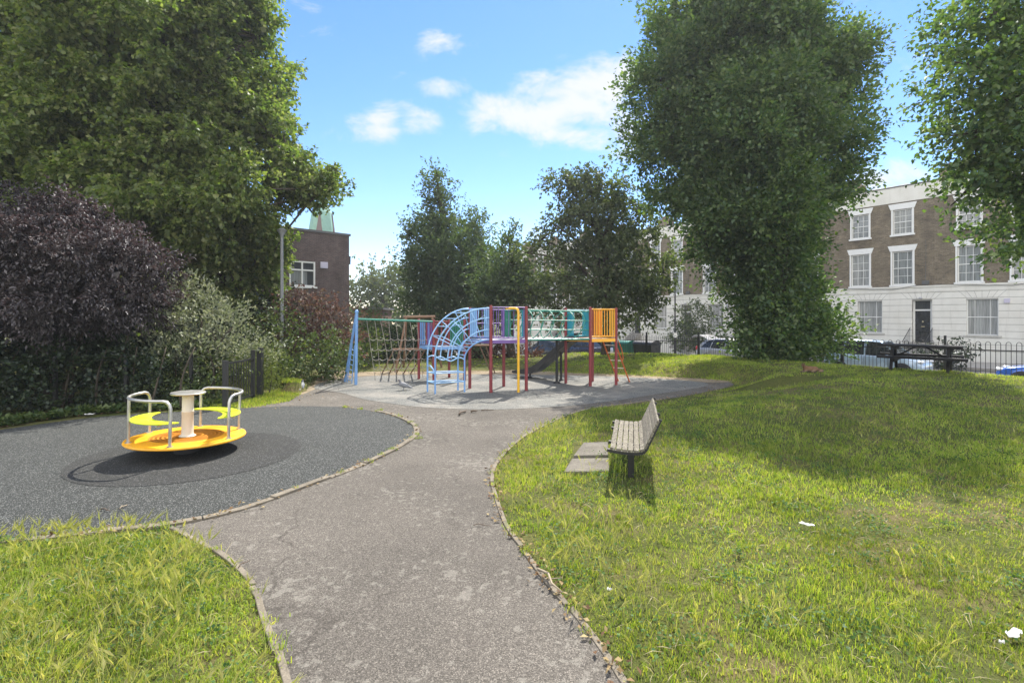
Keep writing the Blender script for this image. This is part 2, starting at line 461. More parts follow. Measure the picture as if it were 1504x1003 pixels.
def billow(lob,r,size,per_m2,out=.86):
    """smaller rounded sprays of foliage over the surface of the main lobes"""
    res=[]
    for c,rr in lob:
        rr=np.array(rr if hasattr(rr,'__len__') else (rr,)*3,float); k=max(3,int(4*PI*np.prod(rr)**(2/3)*per_m2))
        d=unit(r.normal(size=(k,3)))
        for q in d:
            s=size*(.6+.9*r.random()); res.append((np.array(c)+q*rr*(out-.25*r.random()),(s,s,s*.62)))
    # keep only those that are not buried
    keep=[]
    for c,s in res:
        if all(np.linalg.norm((c-c2)/np.array(r2 if hasattr(r2,'__len__') else (r2,)*3))>.66 for c2,r2 in lob): keep.append((c,s))
    return keep
def limb_path(a,b,r,sag=.12,k=6):
    a=np.array(a,float); b=np.array(b,float); L=np.linalg.norm(b-a); w=r.normal(size=3)*L*.06
    return [tuple(a+(b-a)*t+w*math.sin(PI*t)+np.array([0,0,L*sag*math.sin(PI*t)])) for t in np.linspace(0,1,k+1)]

def plant(name,label,cat,base,lobes,leafmat,barkmat,trunk_h=3.,trunk_r=.25,group=None,seed=1,clumps=1.6,twigs=9,sigma=.32,
          per=7,tl=.5,L=.11,Wd=.075,droop=.35,up=0.,shell=.55,cut=.62,flat=.6,limbs=None,stems=None,spread=.8,fold=.18,extra=None,tname='trunk',cname='crown',lean=(0,0),core=0,bil=None):
    r=np.random.default_rng(seed); base=Vector(base)
    t=thing(name,label,cat,base,0,group); b0=np.array(base)
    lob=[(np.array(c,float)-b0,rr) for c,rr in lobes]
    blob=billow(lob,r,*bil) if bil else lob
    roots,dirs=crown_twigs(blob,clumps,twigs,sigma,r,shell,cut,up)
    if extra is not None:
        er,ed=extra(r); roots=np.concatenate([roots,er-b0]); dirs=np.concatenate([dirs,ed])
    k=roots[:,2]>.05; roots=roots[k]; dirs=dirs[k]
    V,Q=twig_leaves(roots,dirs,per,tl,L,Wd,r,droop,spread,flat,fold)
    if core:
        vol=np.array([np.prod(l[1]) if hasattr(l[1],'__len__') else l[1]**3 for l in lob]); nn_=np.maximum(20,(core*vol**(2/3)).astype(int)); PP=[]
        for l,k_ in zip(lob,nn_): 
            d_=unit(r.normal(size=(k_,3)))*(r.random(k_)**.5*.62)[:,None]; PP.append(l[0]+d_*np.array(l[1]))
        PP=np.concatenate(PP); PP=PP[PP[:,2]>.3]; V2_,Q2_=leaf_quads(PP,unit(r.normal(size=(len(PP),3))),L*2.1*(.6+.8*r.random(len(PP))),Wd*2.1,.2,.3,r)
        Q=np.concatenate([Q,Q2_+len(V)]); V=np.concatenate([V,V2_])
    V[:,2]=np.maximum(V[:,2],.02)
    link(cname,np_mesh(cname,V,Q,None,leafmat),t)
    b=MB()
    if stems:
        for sx,sy,ex,ey,ez,rad in stems:
            p=limb_path((sx,sy,-.15),(ex,ey,ez),r,.02,6); b.tube(p,[rad*(1-.6*i/6) for i in range(7)],7)
    else:
        top=np.array([lean[0],lean[1],trunk_h]); p=limb_path((0,0,-.3),top,r,0,7)
        b.tube(p,[trunk_r*(1.35 if i==0 else 1.08-.05*i) for i in range(8)],12)
        order=sorted(range(len(lob)),key=lambda i:lob[i][0][2])
        for i in order:
            c=lob[i][0]; z0=min(max(trunk_h*.55,c[2]-1.8),trunk_h)
            z0=min(z0,trunk_h); s=top*(z0/trunk_h)
            p=limb_path(s,c,r,.08,6); rr=trunk_r*.5
            b.tube(p,[rr*(1-.72*k/6) for k in range(7)],7)
            m=r.integers(0,len(roots),3 if limbs is None else limbs)
            # secondary limbs out to foliage of this lobe
            dd=np.linalg.norm(roots-c,axis=1); near=np.argsort(dd)[:max(40,len(dd)//len(lob))]
            for q in r.choice(near,min(len(near),5 if limbs is None else limbs),replace=False):
                pp=limb_path(c,roots[q],r,.03,4); b.tube(pp,[rr*.28*(1-.75*k/4) for k in range(5)],5)
    if len(b.v): b.build(tname,barkmat,t,smooth=True)
    return t

M_BARK=bark_mat('bark',(.035,.028,.022),(.10,.085,.065))
M_LIME=leaf_mat('lime_leaves',[(.096,.140,.036),(.142,.190,.05),(.20,.243,.07),(.26,.275,.10)],.52,(1.05,1.28,.5),patch=.4)
M_HORN=leaf_mat('hornbeam_leaves',[(.060,.112,.044),(.085,.145,.054),(.115,.175,.064),(.155,.205,.078)],.45,(1.3,1.5,.45),patch=.3)
M_MID=leaf_mat('plane_leaves',[(.072,.10,.046),(.105,.135,.058),(.14,.165,.072)],.4,(1.2,1.35,.5),patch=.35)
M_DARK=leaf_mat('dark_tree_leaves',[(.065,.105,.052),(.092,.135,.062),(.12,.16,.072)],.4,(1.2,1.35,.5),patch=.35)
M_PALE=leaf_mat('pale_tree_leaves',[(.09,.12,.05),(.12,.15,.065),(.15,.17,.08)],.32,(1.2,1.3,.6),patch=.3)
M_PURPLE=leaf_mat('purple_maple_leaves',[(.045,.039,.041),(.070,.061,.064),(.100,.089,.094),(.155,.142,.147)],.14,(1.4,.85,.85),.5,.4,.4)
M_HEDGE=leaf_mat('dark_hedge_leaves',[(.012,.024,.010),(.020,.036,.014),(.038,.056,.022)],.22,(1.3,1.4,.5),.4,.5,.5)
M_SILVER=leaf_mat('silver_green_leaves',[(.17,.20,.13),(.25,.275,.19),(.35,.36,.26)],.3,(1.1,1.2,.7),.5,.3,.35)
M_GREEN=leaf_mat('fresh_shrub_leaves',[(.045,.075,.025),(.075,.105,.035),(.115,.145,.055)],.32,(1.3,1.4,.45),.45,.4,.4)
M_RED=leaf_mat('reddish_shrub_leaves',[(.075,.045,.042),(.11,.068,.062),(.10,.095,.06),(.15,.10,.09)],.28,(1.4,1.0,.7),.5,.3,.4)
M_FEATH=leaf_mat('feathery_leaves',[(.09,.125,.03),(.13,.165,.04),(.17,.20,.055)],.35,(1.3,1.4,.5),.5,.3,.3)
M_BROWN=leaf_mat('brown_shrub_leaves',[(.060,.032,.024),(.09,.05,.036),(.12,.075,.055)],.25,(1.4,1.,.6),.5,.3,.4)

def L3(px,py,Y,rp,sq=(1,1,1)):
    """lobe seen at a pixel, radius in pixels, at distance Y"""
    r=rp*Y/F; return (W(px,py,Y),(r*sq[0],r*sq[1],r*sq[2]))
# broad lime behind the purple maple
b=(W(240,465,17.5).x,17.5,0)
plant('lime_tree','broad yellow-green lime tree towering behind the purple maple','tree',b,
  [L3(60,120,18,150),L3(200,90,16.6,150),L3(312,95,17.5,100),L3(362,205,17,68),L3(424,275,17.3,34),(W(470,280,17.5),.30),(W(448,270,17.5),.45),L3(300,280,16.3,115),L3(150,250,16,120),
   L3(370,345,17,44),L3(260,10,17.5,118),L3(20,0,18,130),L3(320,400,16.8,70),L3(-90,190,18,170),L3(412,150,17.6,22),L3(380,55,17.8,40),L3(120,380,17.5,110),L3(-80,380,17.5,110),L3(396,400,17.2,24),L3(350,440,17,34),L3(-190,60,18,150)],
  M_LIME,M_BARK,8.5,.38,seed=11,clumps=2.6,twigs=10,sigma=.17,per=9,tl=.36,L=.145,Wd=.10,droop=.4,flat=1.3,core=90,bil=(.62,.8),cut=.5,shell=.6)
# big hornbeam by the railings, leafy to the ground
def cone_extra(r):
    n=1500; y=r.random(n)**.8; px=np.interp(y,[0,1],[1135,1145])+r.normal(size=n)*np.interp(y,[0,.5,1],[30,22,24])
    py=395+y*140; Y=19+r.normal(size=n)*.75
    P=np.stack([(px-CX)/F*Y,Y,EYE-(py-HY)/F*Y],1); c=np.array([(1135-CX)/F*19,19,0]); d=P-c; d[:,2]=0; d=unit(d)+r.normal(size=(n,3))*.45
    return P,unit(d)
plant('hornbeam','tall dense dark hornbeam by the railings, leafy right down to the lawn','tree',(W(1130,465,19).x,19,gz(W(1130,465,19).x,19)),
  [L3(1090,60,19,91),L3(1198,112,19.3,49),L3(1008,66,18.8,45),L3(1005,185,19,47),L3(1100,190,18.6,103),L3(1216,210,19.3,37),L3(1095,305,18.8,87),L3(1032,295,19.2,29),L3(1188,305,19.2,31),
   L3(1125,385,19,53),L3(1172,365,19.2,25),L3(1135,450,19,27),L3(1140,515,19,15),L3(1085,5,19,53),L3(985,12,19,15),L3(1150,12,19,29),L3(1243,150,19.4,13),L3(962,130,19.1,13),L3(1228,80,19.4,13),L3(1180,435,19.2,13),L3(1195,495,19.1,13),L3(1232,270,19.3,13),L3(1040,362,19,13),L3(965,210,19.2,13),L3(985,290,19.2,13)],
  M_HORN,M_BARK,9.5,.36,seed=21,clumps=3.6,twigs=9,sigma=.15,per=10,tl=.80,L=.15,Wd=.098,droop=.12,up=.45,extra=cone_extra,shell=.5,spread=.5,core=110,bil=(.55,.95),cut=.5)
# branches of a near tree reaching in
def spray_extra(r):
    out=[];dd=[]
    for (px,py,qx,qy,Y) in [(1500,30,1392,8,9.2),(1500,90,1352,66,9.1),(1500,110,1375,100,8.8),(1500,150,1332,152,9),(1500,170,1358,190,8.7),(1500,215,1372,243,9.1),(1500,235,1385,268,8.6),(1500,275,1402,292,9.3),(1500,300,1405,350,8.9),(1504,330,1432,382,8.7),(1520,345,1462,376,8.5),(1500,45,1372,35,9.4),(1500,130,1340,128,9.3),(1510,250,1378,222,9.4)]:
        a=np.array(W(px+60,py,Y+.4)); e=np.array(W(qx,qy,Y)); k=26
        t=r.random(k)**.8; P=a+(e-a)*t[:,None]+r.normal(size=(k,3))*.10*(1.1-t)[:,None]
        d=unit(unit(e-a)+r.normal(size=(k,3))*.4); out.append(P-d*.2); dd.append(d)
    return np.concatenate(out),np.concatenate(dd)
plant('overhanging_tree','near broad-leaved tree reaching its leafy branches in above the picnic table','tree',(12.6,9.6,gz(12.6,9.6)),
  [L3(1500,60,9.6,92),L3(1490,170,9.3,95),L3(1500,270,9.4,76),L3(1525,330,9.2,52),L3(1570,120,10,105),L3(1450,110,9.5,58),L3(1445,190,9.1,52),L3(1460,20,9.8,66),L3(1570,270,9.6,70),L3(1490,-40,9.8,80),L3(1640,60,10,90),L3(1440,260,9.4,38)],
  M_HORN,M_BARK,5.5,.28,seed=31,clumps=4.6,twigs=8,sigma=.2,per=7,tl=.36,L=.105,Wd=.07,droop=.35,extra=spray_extra,flat=1.2,shell=.75,limbs=3,core=60)
# middle distance
plant('hornbeam','dark green conical tree with a pointed top beyond the scramble net','tree',(W(650,465,28).x,28,-.3),
  [L3(643,285,28,15),L3(636,330,28,27),L3(618,390,28,19),L3(652,375,27.3,43),L3(692,335,28.4,19),L3(688,400,27.7,39),L3(628,440,28,31),L3(665,450,27.3,39),L3(640,258,28,9),L3(705,375,28,15),L3(601,345,28.3,8),L3(705,445,28,29)],
  M_DARK,M_BARK,7.5,.24,group=None,seed=41,clumps=3.2,twigs=10,sigma=.28,per=10,tl=.6,L=.155,Wd=.098,droop=.1,up=.6,core=60)
plant('maple_tree','smaller green tree squeezed between the conical tree and the spreading tree','tree',(W(752,465,25).x,25,-.15),
  [L3(748,350,25,11),L3(757,385,25,19),L3(735,400,25,23),L3(750,435,24.4,35),L3(778,430,25,19),L3(772,395,25,10),L3(715,460,25,29)],
  M_DARK,M_BARK,5,.2,seed=42,clumps=3.2,twigs=9,sigma=.28,per=9,tl=.6,L=.155,Wd=.098,droop=.1,up=.5,core=60)
b=W(886,465,23.5)
plant('spreading_tree','open-crowned spreading tree with drooping edges in front of the white terrace','tree',(b.x,23.5,-.1),
  [L3(868,268,23.5,22),L3(905,285,23.5,24),L3(838,300,23.5,10),L3(935,300,23.5,18),L3(862,320,23.5,28),L3(920,345,23.5,34),L3(880,380,23.1,34),L3(835,375,23.5,22),L3(795,352,23.5,9),L3(955,375,23.5,20),L3(820,405,23.5,22),L3(855,420,23.1,36),L3(915,420,23.1,34),L3(958,425,23.5,14),L3(800,435,23.5,18),L3(940,455,23.5,10),L3(885,450,22.7,30),L3(815,330,23.5,9),L3(775,372,23.5,9),L3(832,262,23.5,9),L3(975,400,23.5,9),L3(770,440,23.5,10),L3(820,460,23.2,14)],
  M_MID,M_BARK,5.6,.21,seed=51,clumps=2.2,twigs=7,sigma=.2,per=7,tl=.45,bil=(.5,1.15),cut=.5,L=.16,Wd=.105,droop=.5,shell=.75,core=0)
plant('distant_tree','pale rounded tree far off beyond the brick outbuilding','tree',(W(562,465,60).x,60,-1.7),
  [L3(560,420,60,30),L3(545,440,60,30),L3(585,432,60,34),L3(560,455,59,40),L3(530,455,60,20)],M_PALE,M_BARK,6,.3,seed=61,clumps=.45,twigs=9,sigma=.8,per=6,tl=1.2,L=.42,Wd=.28,droop=.2)
# shrubs down the side of the rubber surface
b=(W(70,465,11.2).x,11.2,0)
plant('purple_maple','dark purple-leaved maple with a domed crown beside the rubber surface','tree',b,
  [L3(70,368,11.2,88,(1,1,.9)),L3(160,395,11,78,(1,1,.85)),L3(206,412,11.2,34,(1,1,.9)),L3(20,345,11.5,62),L3(110,440,10.7,72,(1,1,.6)),L3(178,455,11,48,(1,1,.6)),L3(-70,380,11.3,110),L3(30,440,10.8,62,(1,1,.6)),L3(-60,455,11,80,(1,1,.6)),L3(120,330,11.6,40),L3(226,448,11.3,18)],
  M_PURPLE,M_BARK,1.9,.12,seed=71,clumps=7,twigs=9,sigma=.11,per=9,tl=.24,L=.095,Wd=.036,droop=.4,flat=3.,bil=(.36,2.0),cut=.5,core=60,
  stems=[(.1,0,.3,.2,2.4,.07),(-.25,.1,-.7,.1,2.5,.06),(.4,.1,1.2,.0,2.3,.055),(.0,.2,.1,.3,2.8,.06),(.7,.15,1.8,.1,2.2,.05),(-.6,.2,-1.4,.3,2.3,.05),(.25,-.1,.9,-.2,2.0,.04)])
hz=[(-120,520,10.2,75),(-20,545,10.4,58),(40,560,10.3,50),(110,555,10.8,52),(170,560,11,46),(225,550,11.3,48),(60,505,11.6,60),(160,510,11.9,55),(-60,590,9.6,40),(20,595,10,28),(110,592,10.6,26),(200,580,11.2,30)]
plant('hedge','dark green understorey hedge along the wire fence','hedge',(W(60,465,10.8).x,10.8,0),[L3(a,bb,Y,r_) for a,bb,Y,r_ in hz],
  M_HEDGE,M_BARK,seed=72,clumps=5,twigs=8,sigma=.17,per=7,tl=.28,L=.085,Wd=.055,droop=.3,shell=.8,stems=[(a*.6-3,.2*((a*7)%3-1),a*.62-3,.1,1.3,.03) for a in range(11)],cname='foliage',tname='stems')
plant('silver_shrub','silvery grey-green shrub with upright sprays between the maple and the gate','shrub',(W(290,465,12.2).x,12.2,0),
  [L3(285,465,12.2,46),L3(250,450,12,34),L3(335,492,12.3,34),L3(300,505,12.1,44),L3(240,500,12,36),L3(268,435,12.3,22),L3(310,450,12.4,26),L3(215,470,12,26),L3(360,520,12.5,28)],
  M_SILVER,M_BARK,seed=73,clumps=5,twigs=7,sigma=.16,per=8,tl=.34,L=.095,Wd=.04,droop=-.1,up=.9,shell=.7,spread=.5,stems=[(-.5,0,-.9,0,1.6,.04),(0,0,.1,0,2,.04),(.4,0,.8,.1,1.7,.035)],cname='foliage',tname='stems')
plant('shrub','leafy dark shrub at the foot of the silver shrub, beside the gate','shrub',(W(285,465,11.7).x,11.7,0),
  [L3(280,560,11.6,34),L3(305,548,11.9,34),L3(250,565,11.5,30),L3(300,585,11.6,20),L3(265,530,12,34),L3(330,530,12.6,30)],M_GREEN,M_BARK,seed=74,clumps=6,twigs=7,sigma=.15,per=7,tl=.26,L=.075,Wd=.045,droop=.3,shell=.8,stems=[(-.3,0,-.4,0,1,.025),(.2,0,.3,0,1.2,.025)],cname='foliage',tname='stems')
plant('shrub','green bramble-like shrub spreading round the foot of the lamp post','shrub',(W(405,465,15).x,15,0),
  [L3(400,500,15,38),L3(430,520,15,38),L3(385,525,14.6,30),L3(455,540,15,32),L3(410,550,14.4,24),L3(470,520,15.4,34),L3(490,540,15.6,24)],M_GREEN,M_BARK,seed=75,clumps=4,twigs=8,sigma=.2,per=7,tl=.32,L=.10,Wd=.065,droop=.3,shell=.75,stems=[(-.3,0,-.4,0,1.2,.03),(.4,0,.6,0,1.2,.03)],cname='foliage',tname='stems')
plant('shrub','dusky red-leaved shrub below the window of the dark brick building','shrub',(W(455,465,17).x,17,0),
  [L3(450,465,17,38),L3(480,475,17,32),L3(432,480,17,30),L3(465,500,16.8,38),L3(500,500,17,20),L3(440,445,17.2,20),L3(490,460,17.3,18)],M_RED,M_BARK,seed=76,clumps=3.4,twigs=8,sigma=.22,per=7,tl=.36,L=.11,Wd=.07,droop=.2,up=.3,shell=.7,stems=[(-.3,0,-.4,0,1.6,.04),(.4,0,.6,0,1.6,.04)],cname='foliage',tname='stems')
plant('feathery_shrub','bright feathery shrub spilling round the dark gate post','shrub',(W(392,465,12.7).x,12.7,0),
  [L3(392,565,12.7,24),L3(380,545,12.8,22),L3(408,575,12.8,16),L3(352,560,12.9,24),L3(395,530,12.9,16),L3(340,580,12.9,20)],M_FEATH,M_BARK,seed=77,clumps=9,twigs=9,sigma=.13,per=9,tl=.30,L=.075,Wd=.014,droop=-.1,up=1.0,shell=.9,spread=.45,stems=[(0,0,.1,0,.7,.02),(-.4,.1,-.5,.1,.7,.02)],cname='foliage',tname='stems')
# massed shrubs behind the play area
for i,(px,py,Y,rp,mt,lab) in enumerate([
  (545,495,25,34,M_DARK,'dark shrub behind the scramble net, nearest the brick outbuilding'),
  (600,500,26,30,M_DARK,'dark shrub behind the scramble net, under the conical tree'),
  (735,523,25,13,M_BROWN,'reddish-brown twiggy shrub behind the climbing frame, beside the tree trunk'),
  (772,524,25.5,15,M_BROWN,'reddish-brown twiggy shrub behind the yellow pole'),
  (700,520,24.5,10,M_BROWN,'small reddish-brown shrub behind the curved climber'),
  (640,508,23.5,24,M_HEDGE,'dark low shrub behind the blue legs of the curved climber'),(682,512,24,20,M_DARK,'dark low shrub beside the reddish-brown twiggy one'),(575,515,22.5,22,M_HEDGE,'dark low shrub showing through the scramble net'),
  (530,520,19.5,26,M_GREEN,'green shrub at the end of the play area, behind the blue ladder legs')]):
    bx=W(px,465,Y).x
    plant('shrub',lab,'shrub',(bx,Y,float(dip(np.array(Y)))-.1),[L3(px,py,Y,rp),L3(px-rp*.6,py+rp*.3,Y+.2,rp*.7),L3(px+rp*.6,py+rp*.35,Y-.2,rp*.7)],mt,M_BARK,seed=90+i,clumps=2.4,twigs=8,sigma=.25,per=7,tl=.45,L=.14,Wd=.09,droop=.2,up=.3,shell=.8,
      stems=[(-.2,0,-.5,0,.9,.03),(.2,0,.4,.1,.9,.03)],cname='foliage',tname='stems')
for i,(px,py,Y,rp,lab) in enumerate([(1022,472,41,26,'tall leafy garden shrub in front of the arched doorway, beside the street lamp'),(885,495,46,15,'low green garden shrub under a terrace window behind the bins'),(1385,528,26,20,'dark green bush in the front garden seen under the picnic table'),(1318,532,27,12,'small green bush behind the picnic table seat')]):
    bx=W(px,465,Y).x
    plant('garden_shrub',lab,'shrub',(bx,Y,-.9),[L3(px,py,Y,rp),L3(px-rp*.5,py+rp*.9,Y,rp*.9),L3(px+rp*.5,py+rp*.8,Y,rp*.9)],M_GREEN if i!=2 else M_HEDGE,M_BARK,seed=110+i,clumps=1.8,twigs=8,sigma=.3,per=7,tl=.5,L=.17,Wd=.11,droop=.2,up=.2,shell=.8,stems=[(0,0,.1,0,1.5,.05),(.02,.01,-.3,.1,1.3,.04)],cname='foliage',tname='stems')
# evergreen bank outside the frame, so that the hedge does not stop there
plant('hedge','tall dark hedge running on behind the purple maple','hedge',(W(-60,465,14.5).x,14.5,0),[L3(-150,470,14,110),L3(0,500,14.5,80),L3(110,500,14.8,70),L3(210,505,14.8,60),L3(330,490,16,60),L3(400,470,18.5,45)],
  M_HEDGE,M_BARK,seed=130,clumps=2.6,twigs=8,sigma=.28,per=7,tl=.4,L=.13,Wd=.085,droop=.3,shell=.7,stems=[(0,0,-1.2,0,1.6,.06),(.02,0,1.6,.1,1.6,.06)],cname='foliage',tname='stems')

# ------------------------------------------------------------------ grass
M_GRASS=leaf_mat('grass_blades',[(.155,.25,.03),(.22,.33,.043),(.295,.39,.06),(.40,.42,.13)],.5,(1.4,1.3,.5),.5,.25,.4,.8)
M_BARLEY=leaf_mat('wild_barley',[(.34,.38,.09),(.42,.43,.13),(.50,.48,.20)],.5,(1.2,1.2,.6),.5,.3,.3,1.2)
M_WEED=leaf_mat('ground_ivy_leaves',[(.04,.075,.02),(.07,.11,.03),(.11,.145,.045)],.3,(1.3,1.4,.5),.45,.4,.3)
def blades(P,H,Wd,bend,r,tri=False):
    n=len(P); a=r.random(n)*2*PI; side=np.stack([np.cos(a),np.sin(a),np.zeros(n)],1)
    b=r.random(n)*2*PI; lean=np.stack([np.cos(b),np.sin(b),np.zeros(n)],1)*(bend*(.3+r.random(n)))[:,None]
    up=np.array([0,0,1.]); tip=P+lean*H[:,None]+up*(H*(1-.35*bend))[:,None]
    s=side*(Wd/2)[:,None]
    if tri: return np.stack([P-s,P+s,tip],1).reshape(-1,3),None,np.arange(3*n,dtype=np.int32).reshape(-1,3)
    mid=P+lean*(H*.32)[:,None]+up*(H*.58)[:,None]
    V=np.stack([P-s,P+s,mid+s*.8,mid-s*.8,tip],1).reshape(-1,3); i=np.arange(n,dtype=np.int32)[:,None]*5
    return V,i+np.array([[0,1,2,3]]),i+np.array([[3,2,4]])
def lawn_mask(P):
    n=P@N2
    ok=~in_poly(P,HARD)&(n<20.9)
    return ok
def lawn_points(x0,x1,y0,y1,dens,r,cond=None):
    n=int((x1-x0)*(y1-y0)*dens); P=np.stack([x0+(x1-x0)*r.random(n),y0+(y1-y0)*r.random(n)],1)
    # only what the frame (and a margin around it) can show
    k=(np.abs(P[:,0])<1.12*P[:,1]+.6); P=P[k]
    if cond is not None: P=P[cond(P)]
    k=lawn_mask(P); return P[k]
SLAB=np.array([at(846,657),at(893,656),at(895,697),at(826,699)])
def tuft(P,dens,sig,frac,r):
    """pull part of the blades into tufts"""
    k=r.random(len(P))<frac; T=P[r.integers(0,len(P),max(4,int(len(P)/dens)))]
    from mathutils import kdtree
    Q=P.copy(); idx=np.where(k)[0]; ti=r.integers(0,len(T),len(idx)); Q[idx]=T[ti]+r.normal(size=(len(idx),2))*sig
    return Q[lawn_mask(Q)]
def tall(P):                                  # 0..1: how rank the grass is
    return smoothstep(.5+.22*lumps(P[:,0]*.7,P[:,1]*.7))
gr=np.random.default_rng(5)
right=lambda P:(P[:,0]>-.35)|(P[:,1]>15.5)
def slabfree(P): return ~in_poly(P,SLAB)|(gr.random(len(P))<.10*(dist_poly(P,SLAB)<.12)+.025)
Vs=[];Q4=[];T3=[];off=0
def addmesh(V,q,t):
    global off
    Vs.append(V)
    if q is not None: Q4.append(q+off)
    if t is not None: T3.append(t+off)
    off+=len(V)
def sow(P,h0,h1,w,bend,tri=False):
    global gr
    z=ground(P[:,0],P[:,1]); d=dist_poly(P,HARD)
    t=tall(P); H=(h0+(h1-h0)*t*gr.random(len(P)))*(.55+.45*smoothstep(d/.35))*(.7+.6*gr.random(len(P)))
    addmesh(*blades(np.column_stack([P,z-.01]),H,w*(.7+.6*gr.random(len(P))),bend*(.3+1.4*gr.random(len(P))),gr,tri))
for (x0,x1,y0,y1,dens,h0,h1,w,tri) in [(.2,5,2.2,4.6,5200,.035,.11,.005,False),(-.3,8,4.6,7.5,2900,.04,.12,.007,False),(-.3,12,7.5,11,1150,.06,.13,.011,True),(1,17,11,19.5,700,.05,.11,.014,True),(1.5,8,15,20,900,.06,.12,.016,True),(3,19,19.5,28,190,.06,.12,.035,True),(-8,3,19.5,28,90,.05,.10,.03,True)]:
    P=lawn_points(x0,x1,y0,y1,dens,gr,lambda P:right(P)&slabfree(P)); P=P[gr.random(len(P))<(.45+.55*tall(P))]; P=tuft(P,34,.028 if y1<8 else .06,.55,gr); P=P[slabfree(P)]; sow(P,h0,h1,w,.55,tri)
link('grass',np_mesh('lawn_grass',np.concatenate(Vs),np.concatenate(Q4),np.concatenate(T3),M_GRASS)); tag(bpy.data.objects['grass'],'rough mown grass over the rising lawn','grass',kind='stuff')
Vs=[];Q4=[];T3=[];off=0
leftlawn=lambda P:(P[:,0]<-.4)&(P[:,1]<5.2)
P=lawn_points(-6,-.4,2.2,5.2,7000,gr,leftlawn); P=tuft(P,40,.03,.6,gr); P=P[leftlawn(P)]; sow(P,.04,.115,.0055,.8)
o=link('grass',np_mesh('corner_grass',np.concatenate(Vs),np.concatenate(Q4),np.concatenate(T3),M_GRASS)); tag(o,'bright rank grass in the corner between path and rubber surface','grass',kind='stuff')
Vs=[];Q4=[];T3=[];off=0
verge=np.array(upx([(300,604),(330,590),(380,580),(430,572),(446,571),(442,580),(425,590),(380,598),(330,602)]))
lo=verge.min(0);hi=verge.max(0)
P=lo+(hi-lo)*gr.random((9000,2)); P=P[in_poly(P,verge)]; sow(P,.07,.16,.012,.5,False)
o=link('grass',np_mesh('verge_grass',np.concatenate(Vs),np.concatenate(Q4),None if not T3 else np.concatenate(T3),M_GRASS)); tag(o,'sunlit strip of grass under the gate','grass',kind='stuff')
# tufts in the joints of the edging
Vs=[];Q4=[];T3=[];off=0
edge=np.array(RUB[:66]+[p for p in RIGHT[20:70]]+LEFT)
cen=edge[gr.integers(0,len(edge),60)]; cen=cen[gr.random(len(cen))<.8]
cen=np.concatenate([cen,np.array([at(612,640),at(616,645),at(240,776),at(210,778),at(560,603),at(585,612)])])
ii=np.repeat(np.arange(len(cen)),26); P=cen[ii]+gr.normal(size=(len(ii),2))*.028
addmesh(*blades(np.column_stack([P,np.full(len(P),.005)]),.02+.07*gr.random(len(P)),np.full(len(P),.006),.7*np.ones(len(P)),gr))
o=link('grass',np_mesh('joint_grass',np.concatenate(Vs),np.concatenate(Q4),np.concatenate(T3),M_GRASS)); tag(o,'small tufts of grass in the joints of the edging','grass',kind='stuff')

# wild barley ears
def ears(P,H,r):
    n=len(P); z=ground(P[:,0],P[:,1]); B=np.column_stack([P,z])
    a=r.random(n)*2*PI; ln=np.stack([np.cos(a),np.sin(a),np.zeros(n)],1)*(.18+.35*r.random(n))[:,None]
    ln[:,0]+=.08
    D=unit(ln+np.array([0,0,1.])); T=B+D*H[:,None]
    out=[];q=[];o=0
    # stalk
    s=np.cross(D,r.normal(size=(n,3))); s=unit(s)
    V=np.stack([B-s*.0012,B+s*.0012,T+s*.001,T-s*.001],1).reshape(-1,3); out.append(V); q.append(np.arange(4*n).reshape(-1,4)); o+=4*n
    D2=unit(D+ln*1.1)
    EL=.06+.04*r.random(n)
    for k in range(2):
        s=unit(np.cross(D2,r.normal(size=(n,3)))); m=T+D2*(EL*.4)[:,None]
        V=np.stack([T,m+s*.0085,T+D2*EL[:,None],m-s*.0085],1).reshape(-1,3); out.append(V); q.append(np.arange(4*n).reshape(-1,4)+o); o+=4*n
    for k in range(9):
        t=.15+.8*k/9; p=T+D2*(EL*t)[:,None]; d=unit(D2+r.normal(size=(n,3))*.28); s=unit(np.cross(d,r.normal(size=(n,3))))*.0011
        e=p+d*(.045+.02*r.random(n))[:,None]
        V=np.stack([p-s,p+s,e+s*.3,e-s*.3],1).reshape(-1,3); out.append(V); q.append(np.arange(4*n).reshape(-1,4)+o); o+=4*n
    return np.concatenate(out),np.concatenate(q)
P1=lawn_points(-6,-.4,2.2,5.0,140,gr,leftlawn); 
P2=lawn_points(.2,5,2.2,4.6,90,gr,lambda P:right(P)&slabfree(P)); d=dist_poly(P2,HARD); P2=P2[gr.random(len(P2))<np.clip(1.1-d/1.6,.10,1)]
P3=lawn_points(-.2,9,4.6,9,44,gr,lambda P:right(P)&slabfree(P)); d=dist_poly(P3,HARD); P3=P3[gr.random(len(P3))<np.clip(1.1-d/1.8,.10,1)]
P1=tuft(P1,9,.07,.75,gr); P1=P1[leftlawn(P1)]; P2=tuft(P2,9,.08,.8,gr); P3=tuft(P3,8,.10,.8,gr); P2=P2[slabfree(P2)]; P3=P3[slabfree(P3)]
P=np.concatenate([P1,P2,P3]); d=dist_poly(P,HARD); H=np.concatenate([(.12+.11*gr.random(len(P1))),.11+.13*gr.random(len(P2)+len(P3))])*(.45+.55*smoothstep(d/.4))
V,q=ears(P,H,gr)
o=link('wild_barley',np_mesh('wild_barley',V,q,None,M_BARLEY)); tag(o,'pale ears of wild barley standing above the grass','grass',kind='stuff')

